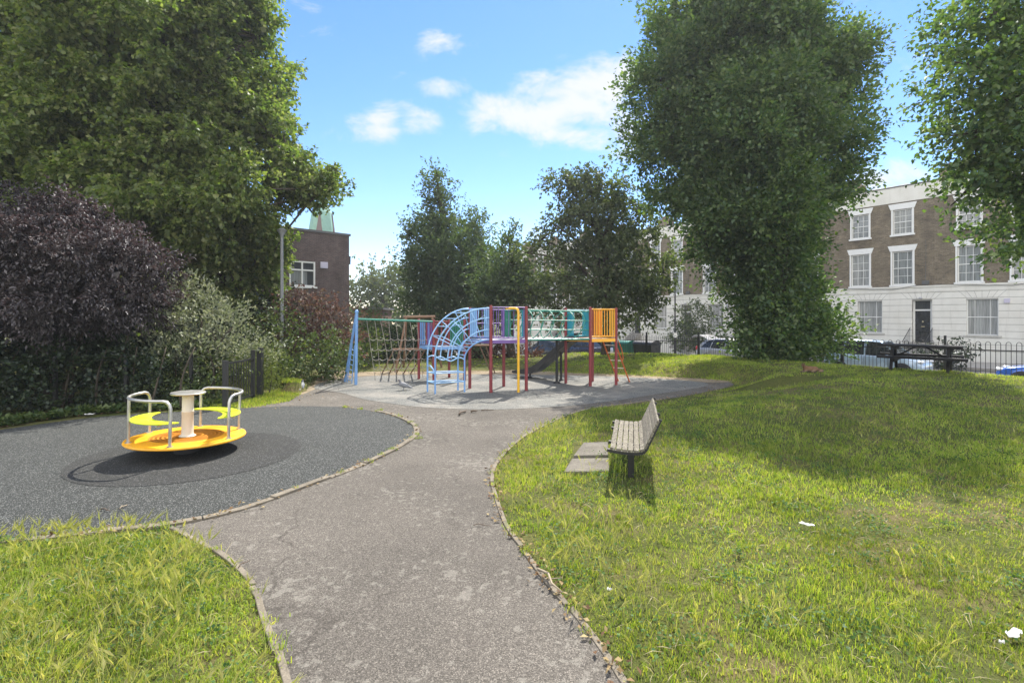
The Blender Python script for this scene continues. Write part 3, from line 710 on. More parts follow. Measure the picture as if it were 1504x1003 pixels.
# weeds and leaf litter along the hedge
def litter(P,zoff,L,Wd,mat,name,label,tilt=.35):
    n=len(P); z=ground(P[:,0],P[:,1])+zoff
    D=gr.normal(size=(n,3)); D[:,2]=np.abs(D[:,2])*tilt; D=unit(D)
    V,q=leaf_quads(np.column_stack([P,z]),D,L*(.5+gr.random(n)),Wd*(.5+gr.random(n)),.12,3.,gr)
    o=link(name,np_mesh(name,V,q,None,mat)); tag(o,label,name.replace('_',' '),kind='stuff')
hedge_line=np.array(upx([(-300,660),(-100,640),(0,627),(100,613),(180,606),(300,599),(340,592)]))
s=gr.random(5200)*(len(hedge_line)-1); i=s.astype(int); f=(s-i)[:,None]
P=hedge_line[i]*(1-f)+hedge_line[np.minimum(i+1,len(hedge_line)-1)]*f; P[:,1]+=np.abs(gr.normal(size=len(P)))*.42-.12; P[:,0]+=gr.normal(size=len(P))*.05
litter(P,.02+.10*gr.random(len(P))**2,.085,.062,M_WEED,'ground_ivy','low weeds and ivy along the foot of the hedge',.9)
M_DRY=leaf_mat('dry_leaves',[(.16,.10,.05),(.25,.18,.09),(.33,.27,.14),(.12,.07,.04)],.1,(1.1,1,.7),.7,.2,.2)
edgeL=np.concatenate([np.array(RIGHT)[gr.integers(0,len(RIGHT),420)]+gr.normal(size=(420,2))*.05,np.array(BACK)[gr.integers(0,len(BACK),700)]+gr.normal(size=(700,2))*[.5,.16],
   P[gr.integers(0,len(P),500)]-[0,.1],np.array(RUB[:66])[gr.integers(0,66,260)]+gr.normal(size=(260,2))*.05])
litter(edgeL,.02,.042,.026,M_DRY,'fallen_leaves','dry brown leaves gathered along the edges of the path',.35)

# clover and daisies of the lawn, straw
M_CLOVER=leaf_mat('clover_leaves',[(.05,.11,.03),(.075,.15,.04),(.10,.18,.05)],.35,(1.3,1.4,.45),.5,.2,.3)
M_STRAW=leaf_mat('dry_straw',[(.36,.31,.18),(.44,.39,.25),(.30,.25,.14)],.2,(1.1,1.,.7),.6,.2,.2)
cc=lawn_points(.2,9,2.4,11,5.,gr,lambda P:right(P)&slabfree(P)); cc=np.concatenate([cc,lawn_points(-6,-.4,2.2,5.,7.,gr,leftlawn)])
ii=np.repeat(np.arange(len(cc)),46); P=cc[ii]+gr.normal(size=(len(ii),2))*(.05+.13*gr.random(len(cc)))[ii,None]; P=P[lawn_mask(P)]
litter(P,.03+.035*gr.random(len(P)),.022,.02,M_CLOVER,'clover','small dark clover patches in the lawn',.5)
P=np.concatenate([lawn_points(.2,6,2.4,6,70.,gr,lambda P:right(P)&slabfree(P)),lawn_points(0,12,6,12,26.,gr,lambda P:right(P)&slabfree(P)),lawn_points(-6,-.4,2.2,5.,70.,gr,leftlawn)])
litter(P,.03+.05*gr.random(len(P)),.10,.0035,M_STRAW,'dry_straw','bleached dry grass stalks lying through the lawn',.5)
# ------------------------------------------------------------------ paints
P_RED=paint('dark_red_paint',(.20,.028,.035),.42,.16,0,5,(.12,.06,.05)); P_BLUE=paint('sky_blue_paint',(.16,.32,.62),.4,.14,0,5,(.22,.24,.26))
P_LBLUE=paint('light_blue_paint',(.27,.47,.72),.4,.12); P_PURP=paint('purple_paint',(.16,.09,.30),.42,.15); P_GRN=paint('green_paint',(.035,.22,.16),.42,.15)
P_TEAL=paint('teal_paint',(.02,.27,.36),.42,.12); P_YEL=paint('yellow_paint',(.72,.40,.02),.38,.12,0,5,(.5,.32,.1)); P_ORG=paint('orange_paint',(.80,.26,.015),.4,.1)
P_ORGY=paint('amber_paint',(.85,.42,.04),.4,.1); P_DORG=paint('red_orange_paint',(.50,.11,.02),.42,.15); P_GREY=paint('weathered_deck',(.45,.45,.47),.6,.15)
P_BLACK=paint('black_paint',(.012,.012,.014),.5,.3,0,6); P_SLIDE=paint('dark_slide_plastic',(.028,.029,.031),.35,.25,0,5); P_TIMB=paint('brown_timber',(.20,.12,.075),.7,.25,0,8)
P_ROPE=paint('grey_rope',(.36,.33,.29),.9,.2); P_PALEM=paint('pale_lilac_rail',(.50,.47,.58),.4,.1)
P_GALV=paint('galvanised_steel',(.50,.49,.46),.38,.15,.85,9); P_PYEL=paint('roundabout_yellow',(.80,.39,.014),.42,.22,0,4,(.42,.24,.09)); P_LIME=paint('lime_seat',(.55,.66,.02),.4,.08)
P_CREAM=paint('cream_post',(.60,.55,.45),.5,.08,0,4); P_WHITE=paint('white_paint',(.78,.77,.73),.5,.05)

# ------------------------------------------------------------------ climbing frame
def V2(p,z): return Vector((p[0],p[1],z))
A=(-.54,13.05); C_=(.375,13.40); G_=(-1.14,13.80); B_=(-.23,14.20)
D_=(1.57,14.90); E_=(2.185,14.25); F_=(2.96,14.52); H_=(2.42,15.35)
J_=(-2.90,15.90); K_=(-2.36,15.40); L_=(-1.45,15.62); N_=(-2.0,16.25)
cf=thing('climbing_frame','multi-coloured metal climbing frame with dark slide, hoop bridge, nets and ladders','climbing frame',(0,14.2,0))
def cb(b,name,mat,parent=cf,smooth='auto',bevel=0.,label=None): return b.build(name,mat,parent,True,smooth,bevel,label)
def post(p,h,mat=P_RED,w=.085):
    b=MB(); b.tube([V2(p,-.05),V2(p,h)],w/2,12); b.tube([V2(p,h),V2(p,h+.02)],[w/2*1.04,w/2*.7],12); return cb(b,'post',mat)
for p,h in ((A,2.22),(C_,2.20),(G_,2.18),(E_,2.20),(F_,2.18),(D_,2.18),(H_,2.18),(J_,1.86),(K_,1.84),(L_,1.84),(N_,1.84)): post(p,h)
post(B_,1.32); b=MB(); b.tube([V2(B_,1.30),V2(B_,2.12)],.045,12); b.ell(V2(B_,2.12),(.045,.045,.045)); cb(b,'post_sleeve',P_PURP)
def deck(poly,z,edge,top=P_GREY):
    b=MB(); b.prism([p for p in poly],z-.03,z); o=cb(b,'deck',top)
    b=MB(); n=len(poly)
    for i in range(n): b.bar(V2(poly[i],z-.035),V2(poly[(i+1)%n],z-.035),.035,.09)
    k=cb(b,'deck_edge',edge,o); return o
deck([A,C_,B_,G_],1.34,P_PURP); deck([E_,F_,H_,D_],1.32,P_ORGY); deck([J_,K_,L_,N_],1.03,P_BLUE)
def railing(p,q,z0,z1,mat,n,board=None,bn=0,rails=2,rad=.011,name='guard_rail',f0=0.,f1=1.):
    b=MB(); p0,q0=Vector((*p,0)),Vector((*q,0)); 
    for i in range(rails):
        z=z0+(z1-z0)*i/(rails-1); b.tube([p0+Vector((0,0,z)),q0+Vector((0,0,z))],rad*1.3,8)
    for i in range(n):
        t=f0+(f1-f0)*(i+.5)/n; x=p0.lerp(q0,t); b.tube([x+Vector((0,0,z0)),x+Vector((0,0,z1))],rad,6)
    o=cb(b,name,mat)
    if board:
        c=MB()
        for i in range(bn):
            t=f0+(f1-f0)*(i+.5)/bn; x=p0.lerp(q0,t)+(Vector((*q,0))-p0).normalized().cross(Vector((0,0,1)))*-.02
            d=(q0-p0).normalized()*.022
            c.bar(x-d+Vector((0,0,(z0+z1)/2)),x+d+Vector((0,0,(z0+z1)/2)),.014,z1-z0-.05)
        cb(c,'panel_boards',board,o)
    return o
# first deck
railing(A,C_,1.40,2.19,P_PURP,7,None,0,2,.010)
railing(A,G_,1.40,2.16,P_BLUE,4,P_LBLUE,4,2,.012,f0=.62,f1=.98); railing(A,G_,1.40,2.16,P_BLUE,3,P_LBLUE,3,2,.012,f0=.02,f1=.3)
railing(G_,B_,1.40,2.14,P_PURP,7,None,0,3,.010)
railing(B_,C_,1.40,2.12,P_GRN,3,P_GRN,4,2,.012,f0=.02,f1=.3); railing(C_,B_,1.40,2.12,P_TEAL,2,P_TEAL,2,2,.012,f0=.03,f1=.18)
# firefighter's pole
pp=(.165,13.10); b=MB()
b.tube([V2((-.15,13.28),2.16),V2((.02,13.18),2.165),V2((.10,13.135),2.16),V2((.145,13.11),2.13),V2(pp,2.06),V2(pp,1.0),V2(pp,-.05)],.033,10)
cb(b,'sliding_pole',P_YEL)
# second deck
railing(E_,F_,1.39,2.16,P_ORGY,10,None,0,2,.012); railing(H_,F_,1.39,2.14,P_ORG,4,P_ORG,5,2,.012,f0=.03,f1=.42)
railing(H_,E_,1.39,2.14,P_ORG,0,P_ORG,0,2,.012) if False else None
railing(F_,H_,1.39,2.14,P_YEL,3,P_YEL,3,2,.012,f0=.02,f1=.25)
railing(D_,E_,1.39,2.12,P_TEAL,2,P_TEAL,4,2,.012,f0=.05,f1=.32); railing(E_,D_,1.39,2.12,P_TEAL,2,P_TEAL,4,2,.012,f0=.04,f1=.30)
railing(D_,H_,1.39,2.14,P_TEAL,2,P_TEAL,3,2,.012,f0=.02,f1=.2)
# third deck
railing(J_,K_,1.08,1.80,P_BLUE,3,P_BLUE,3,2,.012,f0=.04,f1=.42); railing(K_,J_,1.08,1.80,P_BLUE,2,P_PURP,3,2,.012,f0=.04,f1=.42)
railing(N_,L_,1.08,1.80,P_GRN,6,P_GRN,9,2,.012); railing(J_,N_,1.08,1.80,P_RED,4,P_RED,6,2,.012)
# hoop bridge
br=MB(); u0=Vector((*C_,0)); u1=Vector((*E_,0)); w0=Vector((*B_,0)); w1=Vector((*D_,0))
b=MB()
for s0,s1 in ((u0,u1),(w0,w1)):
    for z0,z1,r in ((2.13,2.09,.016),(1.86,1.83,.013),(1.60,1.58,.013),(1.34,1.32,.026)):
        b.tube([s0+Vector((0,0,z0)),s1+Vector((0,0,z1))],r,8)
bridge=cb(b,'bridge_rail',P_GRN)
c0=(u0+w0)/2; c1=(u1+w1)/2; ax=(c1-c0).normalized(); sd=(u0-w0).normalized()
for i in range(6):
    c=c0.lerp(c1,(i+.6)/6.2)+Vector((0,0,1.72-.005*i)); b=MB(); ps=[]
    tw=ax*.17*(1 if i%2 else -1)
    for k in range(36):
        a=2*PI*k/36; ps.append(c+(sd+tw*.0)*math.cos(a)*.46+Vector((0,0,1))*math.sin(a)*.40+ax*.14*math.sin(a))
    b.tube(ps,.014,7,True); cb(b,'hoop',P_GRN,bridge,True)
b=MB()
for i in range(16):
    t=(i+.5)/16; p=u0.lerp(u1,t); q=w0.lerp(w1,t); b.bar(p+Vector((0,0,1.335)),q+Vector((0,0,1.335)),.07,.02)
cb(b,'walkway',P_PALEM,bridge)
# slide
top=(Vector((*D_,0))+Vector((*H_,0)))/2; dv=Vector((-1.80,1.28,0)); dl=dv.length; dn=dv.normalized(); sx=Vector((-dn.y,dn.x,0))
prof=[(-.12,1.33),(.10,1.30),(.30,1.17),(.7,.86),(1.1,.54),(1.4,.32),(1.65,.21),(1.9,.185),(2.25,.18)]
prof=catmull(prof,4); vs=[];sec=[(-.29,.15),(-.275,.155),(-.25,.0),(-.12,-.022),(.12,-.022),(.25,.0),(.275,.155),(.29,.15),(.27,-.04),(-.27,-.04)]
for t,z in prof:
    for a,h in sec: vs.append(top+dn*t+sx*a+Vector((0,0,z+h*(1 if t<1.7 else max(.35,1-(t-1.7)*1.2)))))
k=len(sec); fs=[(i*k+j,i*k+(j+1)%k,(i+1)*k+(j+1)%k,(i+1)*k+j) for i in range(len(prof)-1) for j in range(k)]
fs+=[tuple(range(k))[::-1],tuple((len(prof)-1)*k+j for j in range(k))]
b=MB(); b.add(vs,fs); slide=cb(b,'slide',P_SLIDE)
for t,z,r in ((1.75,.17,.03),(.62,.85,.035)):
    b=MB(); p=top+dn*t; b.tube([p+Vector((0,0,-.05)),p+Vector((0,0,z))],r,10); b.tube([p+Vector((0,0,0)),p+Vector((0,0,.05))],[.09,.06],12); cb(b,'support_leg',P_BLACK,slide)
b=MB(); b.tube([V2((1.30,14.82),-.05),V2((1.30,14.82),1.45)],.04,10); b.tube([V2((1.30,14.82),1.45),V2((1.30,14.82),1.48)],[.045,.02],10); b.tube([V2((1.30,14.82),0),V2((1.30,14.82),.07)],[.12,.08],12); cb(b,'support_post',P_BLACK)
# leaning orange ladder
b=MB(); lt=[V2((2.62,14.98),1.34),V2((2.93,14.78),1.34)]; lb=[V2((3.22,15.40),-.03),V2((3.50,15.15),-.03)]
for p,q in zip(lt,lb): b.tube([p,q],.02,8)
lad=cb(b,'ladder',P_DORG); 
for i in range(1,6):
    b=MB(); t=i/6.; b.tube([lt[0].lerp(lb[0],t),lt[1].lerp(lb[1],t)],.014,6); cb(b,'rung',P_CREAM,lad)
b=MB(); b.tube([V2((3.10,14.9),1.25),V2((3.22,15.0),1.0),V2((3.28,15.05),.72),V2((3.22,15.02),.6)],.014,7); cb(b,'hand_loop',P_DORG,lad)
# curved climber between the first deck and the ground
outF,outB,inF,inB=Vector((-1.93,12.82,0)),Vector((-2.18,13.17,0)),Vector((-1.22,13.14,0)),Vector((-1.42,13.42,0))
clb=None
for p in (outF,outB,inF,inB):
    b=MB(); b.tube([p+Vector((0,0,-.05)),p+Vector((0,0,.92))],.022,9); o=cb(b,'climber_leg',P_BLUE); clb=clb or o
b=MB()
for z in (.28,.52):
    for p,q in ((outF,inF),(outB,inB),(outF,outB),(inF,inB)): b.tube([p+Vector((0,0,z)),q+Vector((0,0,z))],.016,8)
for p,q in ((outF,inF),(outB,inB)):
    b.tube([tuple(p.lerp(q,t)+Vector((0,0,.90+.05*math.sin(t*2*PI*1.5)-.06*t))) for t in np.linspace(0,1,19)],.016,8)
b.tube([outB+Vector((0,0,.66)),outB.lerp(outF,.35)+Vector((0,0,.70)),outB.lerp(outF,.75)+Vector((0,0,.62)),outF+Vector((0,0,.48))],.018,8)
cb(b,'cross_bar',P_LBLUE,clb)
def arch(p0,z0,p1,z1,n=22,bulge=1.0):
    """quarter-ellipse from a leg up to a deck post"""
    o=[]
    for t in np.linspace(0,1,n):
        a=t*PI/2; h=1-math.cos(a); v=math.sin(a); p=p0.lerp(p1,h**bulge); o.append(Vector((p.x,p.y,z0+(z1-z0)*v)))
    return o
Af,Gb=Vector((*A,0)),Vector((*G_,0))
lev=[(outF,outB,.92,2.17),(outF.lerp(inF,.42),outB.lerp(inB,.42),.86,1.92),(outF.lerp(inF,.78),outB.lerp(inB,.78),.84,1.62),(inF,inB,.84,1.36)]
arcs=[]
for i,(pf,pb,z0,z1) in enumerate(lev):
    a=arch(pf,z0,Af,z1); c=arch(pb,z0,Gb,z1); arcs.append((a,c)); b=MB()
    b.tube(a,.020 if i in(0,3) else .017,8); b.tube(c,.020 if i in(0,3) else .017,8); cb(b,'arch_rail',P_LBLUE if i<3 else P_BLUE,clb,True)
b=MB()
for i in (0,3):
    a,c=arcs[i]
    for k in range(3,21,3): b.tube([a[k],c[k]],.013,7)
for k in (6,11,16):
    for side in (0,1):
        b.tube([arcs[0][side][k],arcs[1][side][k],arcs[2][side][k],arcs[3][side][k]],.013,7)
b.tube([arcs[1][0][12],arcs[1][0][12].lerp(arcs[1][1][12],.5)+Vector((0,0,.05)),arcs[1][1][12]],.013,7)
cb(b,'arch_rung',P_LBLUE,clb,True)
for s in (0,1):
    b=MB(); b.tube([arcs[0][s][18]+Vector((0,0,-.02)),arcs[1][s][17],arcs[1][s][19]+Vector((0,0,.08)),arcs[2][s][20]],.012,7); cb(b,'arch_strut',P_LBLUE,clb,True)
# scramble net and its blue A-frame
ap=Vector((-4.42,14.53,2.08)); fl=Vector((-4.45,14.55,-.05)); bl=Vector((-5.0,15.25,-.05))
b=MB(); b.tube([fl,ap],.042,10); b.tube([bl,ap],.036,10); b.ell(ap,(.055,.055,.07)); af=cb(b,'end_frame',P_BLUE)
b=MB(); r0=Vector((-4.87,15.06,-.05)); r1=Vector((-4.66,14.84,-.05)); rt=Vector((-4.66,14.9,1.15)); rt2=Vector((-4.53,14.70,1.12))
b.tube([r0,rt],.014,7); b.tube([r1,rt2],.014,7)
for i in range(1,8): t=i/8.; b.tube([r0.lerp(rt,t),r1.lerp(rt2,t)],.011,6)
cb(b,'side_ladder',P_BLUE,af)
n0=Vector((-4.42,14.55,1.88)); n1=Vector((K_[0],K_[1],1.80)); b=MB(); b.tube([n0,n1],.028,9); nb=cb(b,'net_beam',P_GRN)
b=MB(); nn=10; off=Vector((.0,.75,0))
def netp(u,v): # u along, v 0 top..1 ground
    base=n0.lerp(n1,.12+.84*u); sagu=.05*math.sin(PI*(u*4%1))*(v>0)
    return Vector((base.x+.25*v*0,base.y+.95*v,base.z*(1-v)))
for i in range(nn):
    u=i/(nn-1); wob=.03*math.sin(i*2.3)
    b.tube([netp(u,v)+Vector((wob*math.sin(v*5+i),0,0)) for v in np.linspace(0,1,7)],.008,5)
for v in (.30,.47,.63,.79):
    ps=[]
    for k in range(37):
        u=k/36; ph=(u*(nn-1))%1; ps.append(netp(u,v)-Vector((0,0,.055*math.sin(PI*ph))))
    b.tube(ps,.008,5)
cb(b,'scramble_net',P_ROPE,nb)
# inclined timber rungs behind the net
b=MB(); t0=Vector((-3.72,15.95,.93)); t1=Vector((-2.62,15.75,.95)); b.tube([t0,t1],.03,8); rk=cb(b,'ramp_beam',P_TIMB); b=MB()
for i in range(5):
    p=t0.lerp(t1,.04+.23*i); b.tube([p,Vector((p.x-.82,p.y+1.7,-.03))],.022,7)
b.tube([t1,Vector((t1.x+.1,t1.y+1.3,-.03))],.02,7); cb(b,'ramp_pole',P_TIMB,rk)
b=MB(); q0=Vector((-3.95,18.6,1.93)); q1=Vector((-2.80,18.6,1.95)); b.tube([q0,q1],.05,10)
for q,s in ((q0+Vector((.1,0,0)),-1),(q1-Vector((.1,0,0)),1)):
    for y in (-.7,.7): b.tube([q,Vector((q.x+s*.25,q.y+y,-.05))],.04,8)
b.build('swing_frame',P_TIMB,None,smooth='auto'); tag(bpy.data.objects['swing_frame'],'brown timber beam on splayed legs standing behind the scramble net','swing frame')
# last mesh blades under the third deck: splayed timber legs
b=MB()
for x,y,dx in ((-1.05,16.6,.35),(-.85,16.6,.28),(-1.35,16.5,-.1)):
    b.tube([Vector((x,y,1.0)),Vector((x+dx,y+.9,-.03))],.02,7)
b.tube([Vector((-1.5,16.5,1.02)),Vector((-.75,16.6,1.02))],.03,8)
cb(b,'rear_ramp',P_TIMB)

# ------------------------------------------------------------------ tilting roundabout
ra=thing('roundabout','yellow tilting roundabout with two lime crescent seats and curved steel handrails','roundabout',(CAR[0],CAR[1],.24))
def rb(b,name,mat,parent=ra,smooth='auto',bevel=0): b.M=None; return b.build(name,mat,parent,False,smooth,bevel)
ra.rotation_euler=Euler((R(-.5),R(.8),0))
b=MB(); b.lathe([(.02,.0),(.12,.004),(.72,.004),(.745,-.004),(.75,-.02),(.74,-.034),(.3,-.07),(.02,-.07)],72); pl=rb(b,'platform',P_PYEL)
P_GROOVE=paint('worn_amber_ring',(.52,.20,.008),.5,.15)
b=MB()
for i in range(6):
    r0=.18+.052*i; b.lathe([(r0,.0045),(r0+.012,.0072),(r0+.024,.0045)],64)
rb(b,'grip_ring',P_GROOVE,pl)
b=MB(); b.lathe([(.30,-.07),(.30,-.12),(.16,-.15),(.16,-.26)],32); rb(b,'bearing_base',P_BLACK)
b=MB(); b.lathe([(.11,.004),(.085,.02),(.076,.04),(.074,.34),(.078,.345),(.078,.36),(.074,.365),(.074,.60)],32); rb(b,'column',P_CREAM)
b=MB(); b.lathe([(.06,.600),(.215,.602),(.222,.610),(.222,.620),(.215,.628),(.02,.632)],48); rb(b,'hand_wheel',P_GALV)
def pol(r,a,z): return Vector((r*math.cos(R(a)),r*math.sin(R(a)),z))
for mid in (226,48):
    a0,a1=mid-60,mid+60; rr=.685; zt=.60; b=MB()
    ps=[pol(rr,a0,.0),pol(rr,a0,.25),pol(rr,a0,zt-.10)]
    ps+=[pol(rr,a0+1.2,zt-.05),pol(rr,a0+4,zt-.012)]+[pol(rr,a,zt) for a in np.linspace(a0+8,a1-8,24)]+[pol(rr,a1-4,zt-.012),pol(rr,a1-1.2,zt-.05)]
    ps+=[pol(rr,a1,zt-.10),pol(rr,a1,.25),pol(rr,a1,0)]
    b.tube(ps,.021,10); b.tube([pol(rr,mid-3,0),pol(rr,mid-3,zt)],.019,10)
    for a in (a0,mid-3,a1): b.tube([pol(rr,a,.004),pol(rr,a,.012)],.04,12)
    hr=rb(b,'handrail',P_GALV)
    n=30; outer=[];inner=[]
    for i in range(n+1):
        t=i/n; a=mid-66+132*t; s=abs(2*t-1)
        outer.append(pol(.675-.10*s**5,a,0)); inner.append(pol(.42+.13*s**2,a,0))
    poly=[(p.x,p.y) for p in outer]+[(p.x,p.y) for p in inner[::-1]]
    b=MB(); b.prism(poly,.285,.300); st=rb(b,'seat',P_LIME,ra,False,.004)
    for a in (mid-45,mid-3,mid+45):
        b=MB(); b.bar(pol(.67,a,.27),pol(.56,a,.278),.03,.02); rb(b,'seat_bracket',P_GALV,st)

# ------------------------------------------------------------------ slatted bench
def wood_mat(name,c0,c1,c2):
    m,nt,out=new_mat(name); p=opos(nt)
    mp=nd(nt,'ShaderNodeMapping',{'Vector':p,'Scale':(28,2.2,28)}).outputs[0]
    a=noise(nt,3,6,.7,mp); f=noise(nt,30,5,.75,p); s=nd(nt,'ShaderNodeNewGeometry').outputs['Random Per Island']
    c=ramp(nt,a,[(.3,c0),(.6,c1),(.75,c2)])
    c=mixc(nt,1.,c,ramp(nt,s,[(0,.75),(1,1.2)]),'MULTIPLY')
    k=ramp(nt,f,[(.5,0.),(.6,1.)]); c=mixc(nt,math_(nt,'MULTIPLY',k,.6),c,(.36,.345,.28))
    k=ramp(nt,noise(nt,14,6,.75,p),[(.58,0.),(.66,1.)]); c=mixc(nt,math_(nt,'MULTIPLY',k,.7),c,(.06,.052,.04))
    principled(nt,out,c,.9,0,.2,bump(nt,f,.5,.004)); return m
M_BENCH=wood_mat('lichened_grey_timber',(.085,.076,.062),(.165,.150,.122),(.25,.23,.19))
p0=Vector((1.12,5.84,0)); p1=Vector((1.50,7.44,0)); along=(p1-p0).normalized(); Lb=(p1-p0).length
ang=math.atan2(along.y,along.x)-PI/2
zb=gz(1.4,6.5)
bt=thing('park_bench','weathered slatted timber bench on black pedestals, turned side-on beside the path','bench',(p0.x,p0.y,zb),ang); bt.scale=(.86,1,.95)
# local: y along the bench, x from the front of the seat to the back
seatz=.43; 
def slat_set(pts,name):
    b=MB()
    for (x,z,rot,w,t) in pts:
        m=Matrix.Rotation(rot,3,'Y'); b.box((x,Lb/2,z),(w,Lb,t),m)
    return b.build(name,M_BENCH,bt,bevel=.005)
slat_set([(.035,seatz-.004,R(12),.068,.032),(.115,seatz-.012,R(3),.068,.032),(.192,seatz-.018,R(2),.068,.032),(.269,seatz-.02,R(0),.068,.032),(.346,seatz-.018,R(-4),.068,.032),(.418,seatz-.002,R(-22),.060,.032)],'seat')
bk=[]
for i in range(5):
    d=.035+.077*i; bk.append((.452+d*math.sin(R(27)),seatz+.02+d*math.cos(R(27)),R(-63),.068,.032))
slat_set(bk,'backrest')
for y in (.03,Lb-.03,.42,Lb-.42):
    b=MB(); pr=[(-.04,seatz-.025),(.01,seatz-.030),(.10,seatz-.042),(.25,seatz-.052),(.36,seatz-.050),(.43,seatz-.036),(.478,seatz+.015),(.490,seatz+.05),(.652,seatz+.368)]
    for (x,z),(x2,z2) in zip(pr[:-1],pr[1:]): b.bar((x,y,z),(x2,y,z2),.05,.034,up=(0,0,1))
    b.build('frame_strap',P_BLACK,bt)
for y in (.34,Lb-.34):
    b=MB(); b.box((.27,y,(seatz-.06)/2-.1),(.085,.085,seatz-.06+.2)); b.box((.27,y,seatz-.055),(.26,.06,.016)); b.build('leg',P_BLACK,bt,bevel=.006)
# paving slabs sunk in the grass in front of the bench
for pts,lab in (([(857,657),(893,656),(893,676),(842,677)],'worn concrete slab sunk in the grass, the one farther along the bench'),([(840,679),(894,678),(895,698),(828,699)],'worn concrete slab sunk in the grass before the near end of the bench')):
    P=[at(*p) for p in pts]; c=np.mean(P,0); z=gz(*c)
    P=catmull([p for p in P],1,True); b=MB(); b.prism([(p[0]-c[0],p[1]-c[1]) for p in P],-.08,.028); o=b.build('paving_slab',M_SLAB,bevel=.012); o.location=(c[0],c[1],z); tag(o,lab,'paving slab')

# ------------------------------------------------------------------ picnic table
M_TBL=wood_mat('black_stained_timber',(.014,.013,.014),(.026,.025,.025),(.045,.042,.04))
def dark_wood():
    m,nt,out=new_mat('charred_black_timber'); p=opos(nt); a=noise(nt,5,6,.7,p)
    principled(nt,out,ramp(nt,a,[(.3,(.009,.009,.010)),(.7,(.024,.023,.022))]),.75,0,.2,bump(nt,noise(nt,40,4,.7,p),.3,.004)); return m
M_TBL=dark_wood()
tx,ty=W(1352,465,14.6).x,14.6; tz=gz(tx,ty)
pt=thing('picnic_table','black timber picnic table with attached benches on top of the grassy rise','picnic table',(tx,ty,tz-.03),R(-43))
LT=1.83
b=MB()
for i in range(5): b.box((0,-.30+.15*i,.730),(LT,.142,.06))
b.build('tabletop',M_TBL,pt,bevel=.006)
for s in (-1,1):
    b=MB()
    for k in (0,1): b.box((.06*s*-1,s*(.66+.15*k),.425),(LT+.12,.142,.065))
    b.build('seat',M_TBL,pt,bevel=.006)
for x in (-.62,.62):
    for s in (-1,1):
        b=MB(); b.bar((x,s*.26,.70),(x,s*.72,-.14),.07,.125,up=(0,1,0)); b.build('leg',M_TBL,pt,bevel=.005)
    b=MB(); b.box((x+.072,0,.345),(.055,1.62,.12)); b.box((x+.072,0,.66),(.055,.72,.09)); b.build('cross_rail',M_TBL,pt,bevel=.005)
b=MB(); b.bar((-.60,0,.38),(-.12,0,.70),.08,.045); b.bar((.60,0,.38),(.12,0,.70),.08,.045); b.build('brace',M_TBL,pt)

# ------------------------------------------------------------------ bow-topped railings
M_IRON=paint('black_iron_railing',(.014,.015,.016),.5,.25,0,4)
P0=np.array([14.6,14.8]); 
def fence(sA,sB,name,label,P0=P0,U=U2,zfun=None,pitch=.215,h=1.12,posts=2.8):
    cz=gz(*(P0+U*sA)); root=thing(name,label,'railings',(*(P0+U*sA),cz))
    n=max(1,round((sB-sA)/posts)); 
    for i in range(n+1):
        s=sA+(sB-sA)*i/n; p=P0+U*s; z=zfun(p)
        b=MB(); b.box((p[0],p[1],z+.55),(.06,.06,1.5),Matrix.Rotation(math.atan2(U[1],U[0]),3,'Z')); b.build('post',M_IRON,root,True)
        if i==n: break
        s2=sA+(sB-sA)*(i+1)/n; p2=P0+U*s2; z2=zfun(p2); b=MB()
        m=max(1,int((s2-s-.1)/pitch)); 
        def Q(t,z): 
            q=p+(p2-p)*t; return (q[0],q[1],z+zfun(q) if False else z+z+0) 
        for hh,wd in ((.12,.035),(.88,.035)):
            b.bar((p[0],p[1],z+hh),(p2[0],p2[1],z2+hh),.008,wd)
        for k in range(m):
            t=(k+.5)/m; c=p+(p2-p)*t; zc=z+(z2-z)*t; w=.055; ps=[]
            ps.append((*(c-U*w),zc+.05))
            for a in np.linspace(PI,0,9): ps.append((*(c+U*w*math.cos(a)),zc+h-w+w*1.25*math.sin(a)))
            ps.append((*(c+U*w),zc+.05)); b.tube(ps,.0085,5,caps=False)
        b.build('railing_panel',M_IRON,root,True,smooth=True)
    return root
def fz(p): return float(.08*smoothstep((18-p[1])/3)+np.maximum(dip(np.array(p[1])),-1.6))
fence(-4.2,13.2,'bow_top_railings','black bow-topped iron railings along the street, behind the picnic table',zfun=fz)
fence(13.2,30,'bow_top_railings','black bow-topped iron railings running on behind the climbing frame',zfun=fz)

# ------------------------------------------------------------------ gate by the hedge, wire fence
gp=[Vector((*at(331,600),0)),Vector((*at(372,586),0)),Vector((*at(382,583),0))]
gt=thing('gate','dark metal park gate standing open against the shrubs beside the roundabout','gate',gp[0])
for p,h,w in ((gp[0],1.02,.09),(gp[1],1.16,.07),(gp[2],1.20,.12)):
    b=MB(); b.box((p.x,p.y,h/2-.1),(w,w,h+.2)); b.build('post',M_IRON,gt,True,bevel=.005)
b=MB()
for z in (.10,.95): b.bar(gp[0]+Vector((0,0,z)),gp[1]+Vector((0,0,z)),.03,.045)
for i in range(1,11):
    q=gp[0].lerp(gp[1],i/11.); b.tube([q+Vector((0,0,.1)),q+Vector((0,0,.95))],.009,6)
b.build('gate_leaf',M_IRON,gt,True)
wl=[at(-90,640),at(65,606),at(172,603),at(270,597),at(331,592)]
wf=thing('wire_fence','thin wire fence on dark posts running in front of the hedge','wire fence',(*wl[1],0))
for p in wl[:-1]:
    b=MB(); b.box((p[0],p[1]+.25,.5),(.06,.06,1.25)); b.build('post',M_IRON,wf,True)
b=MB()
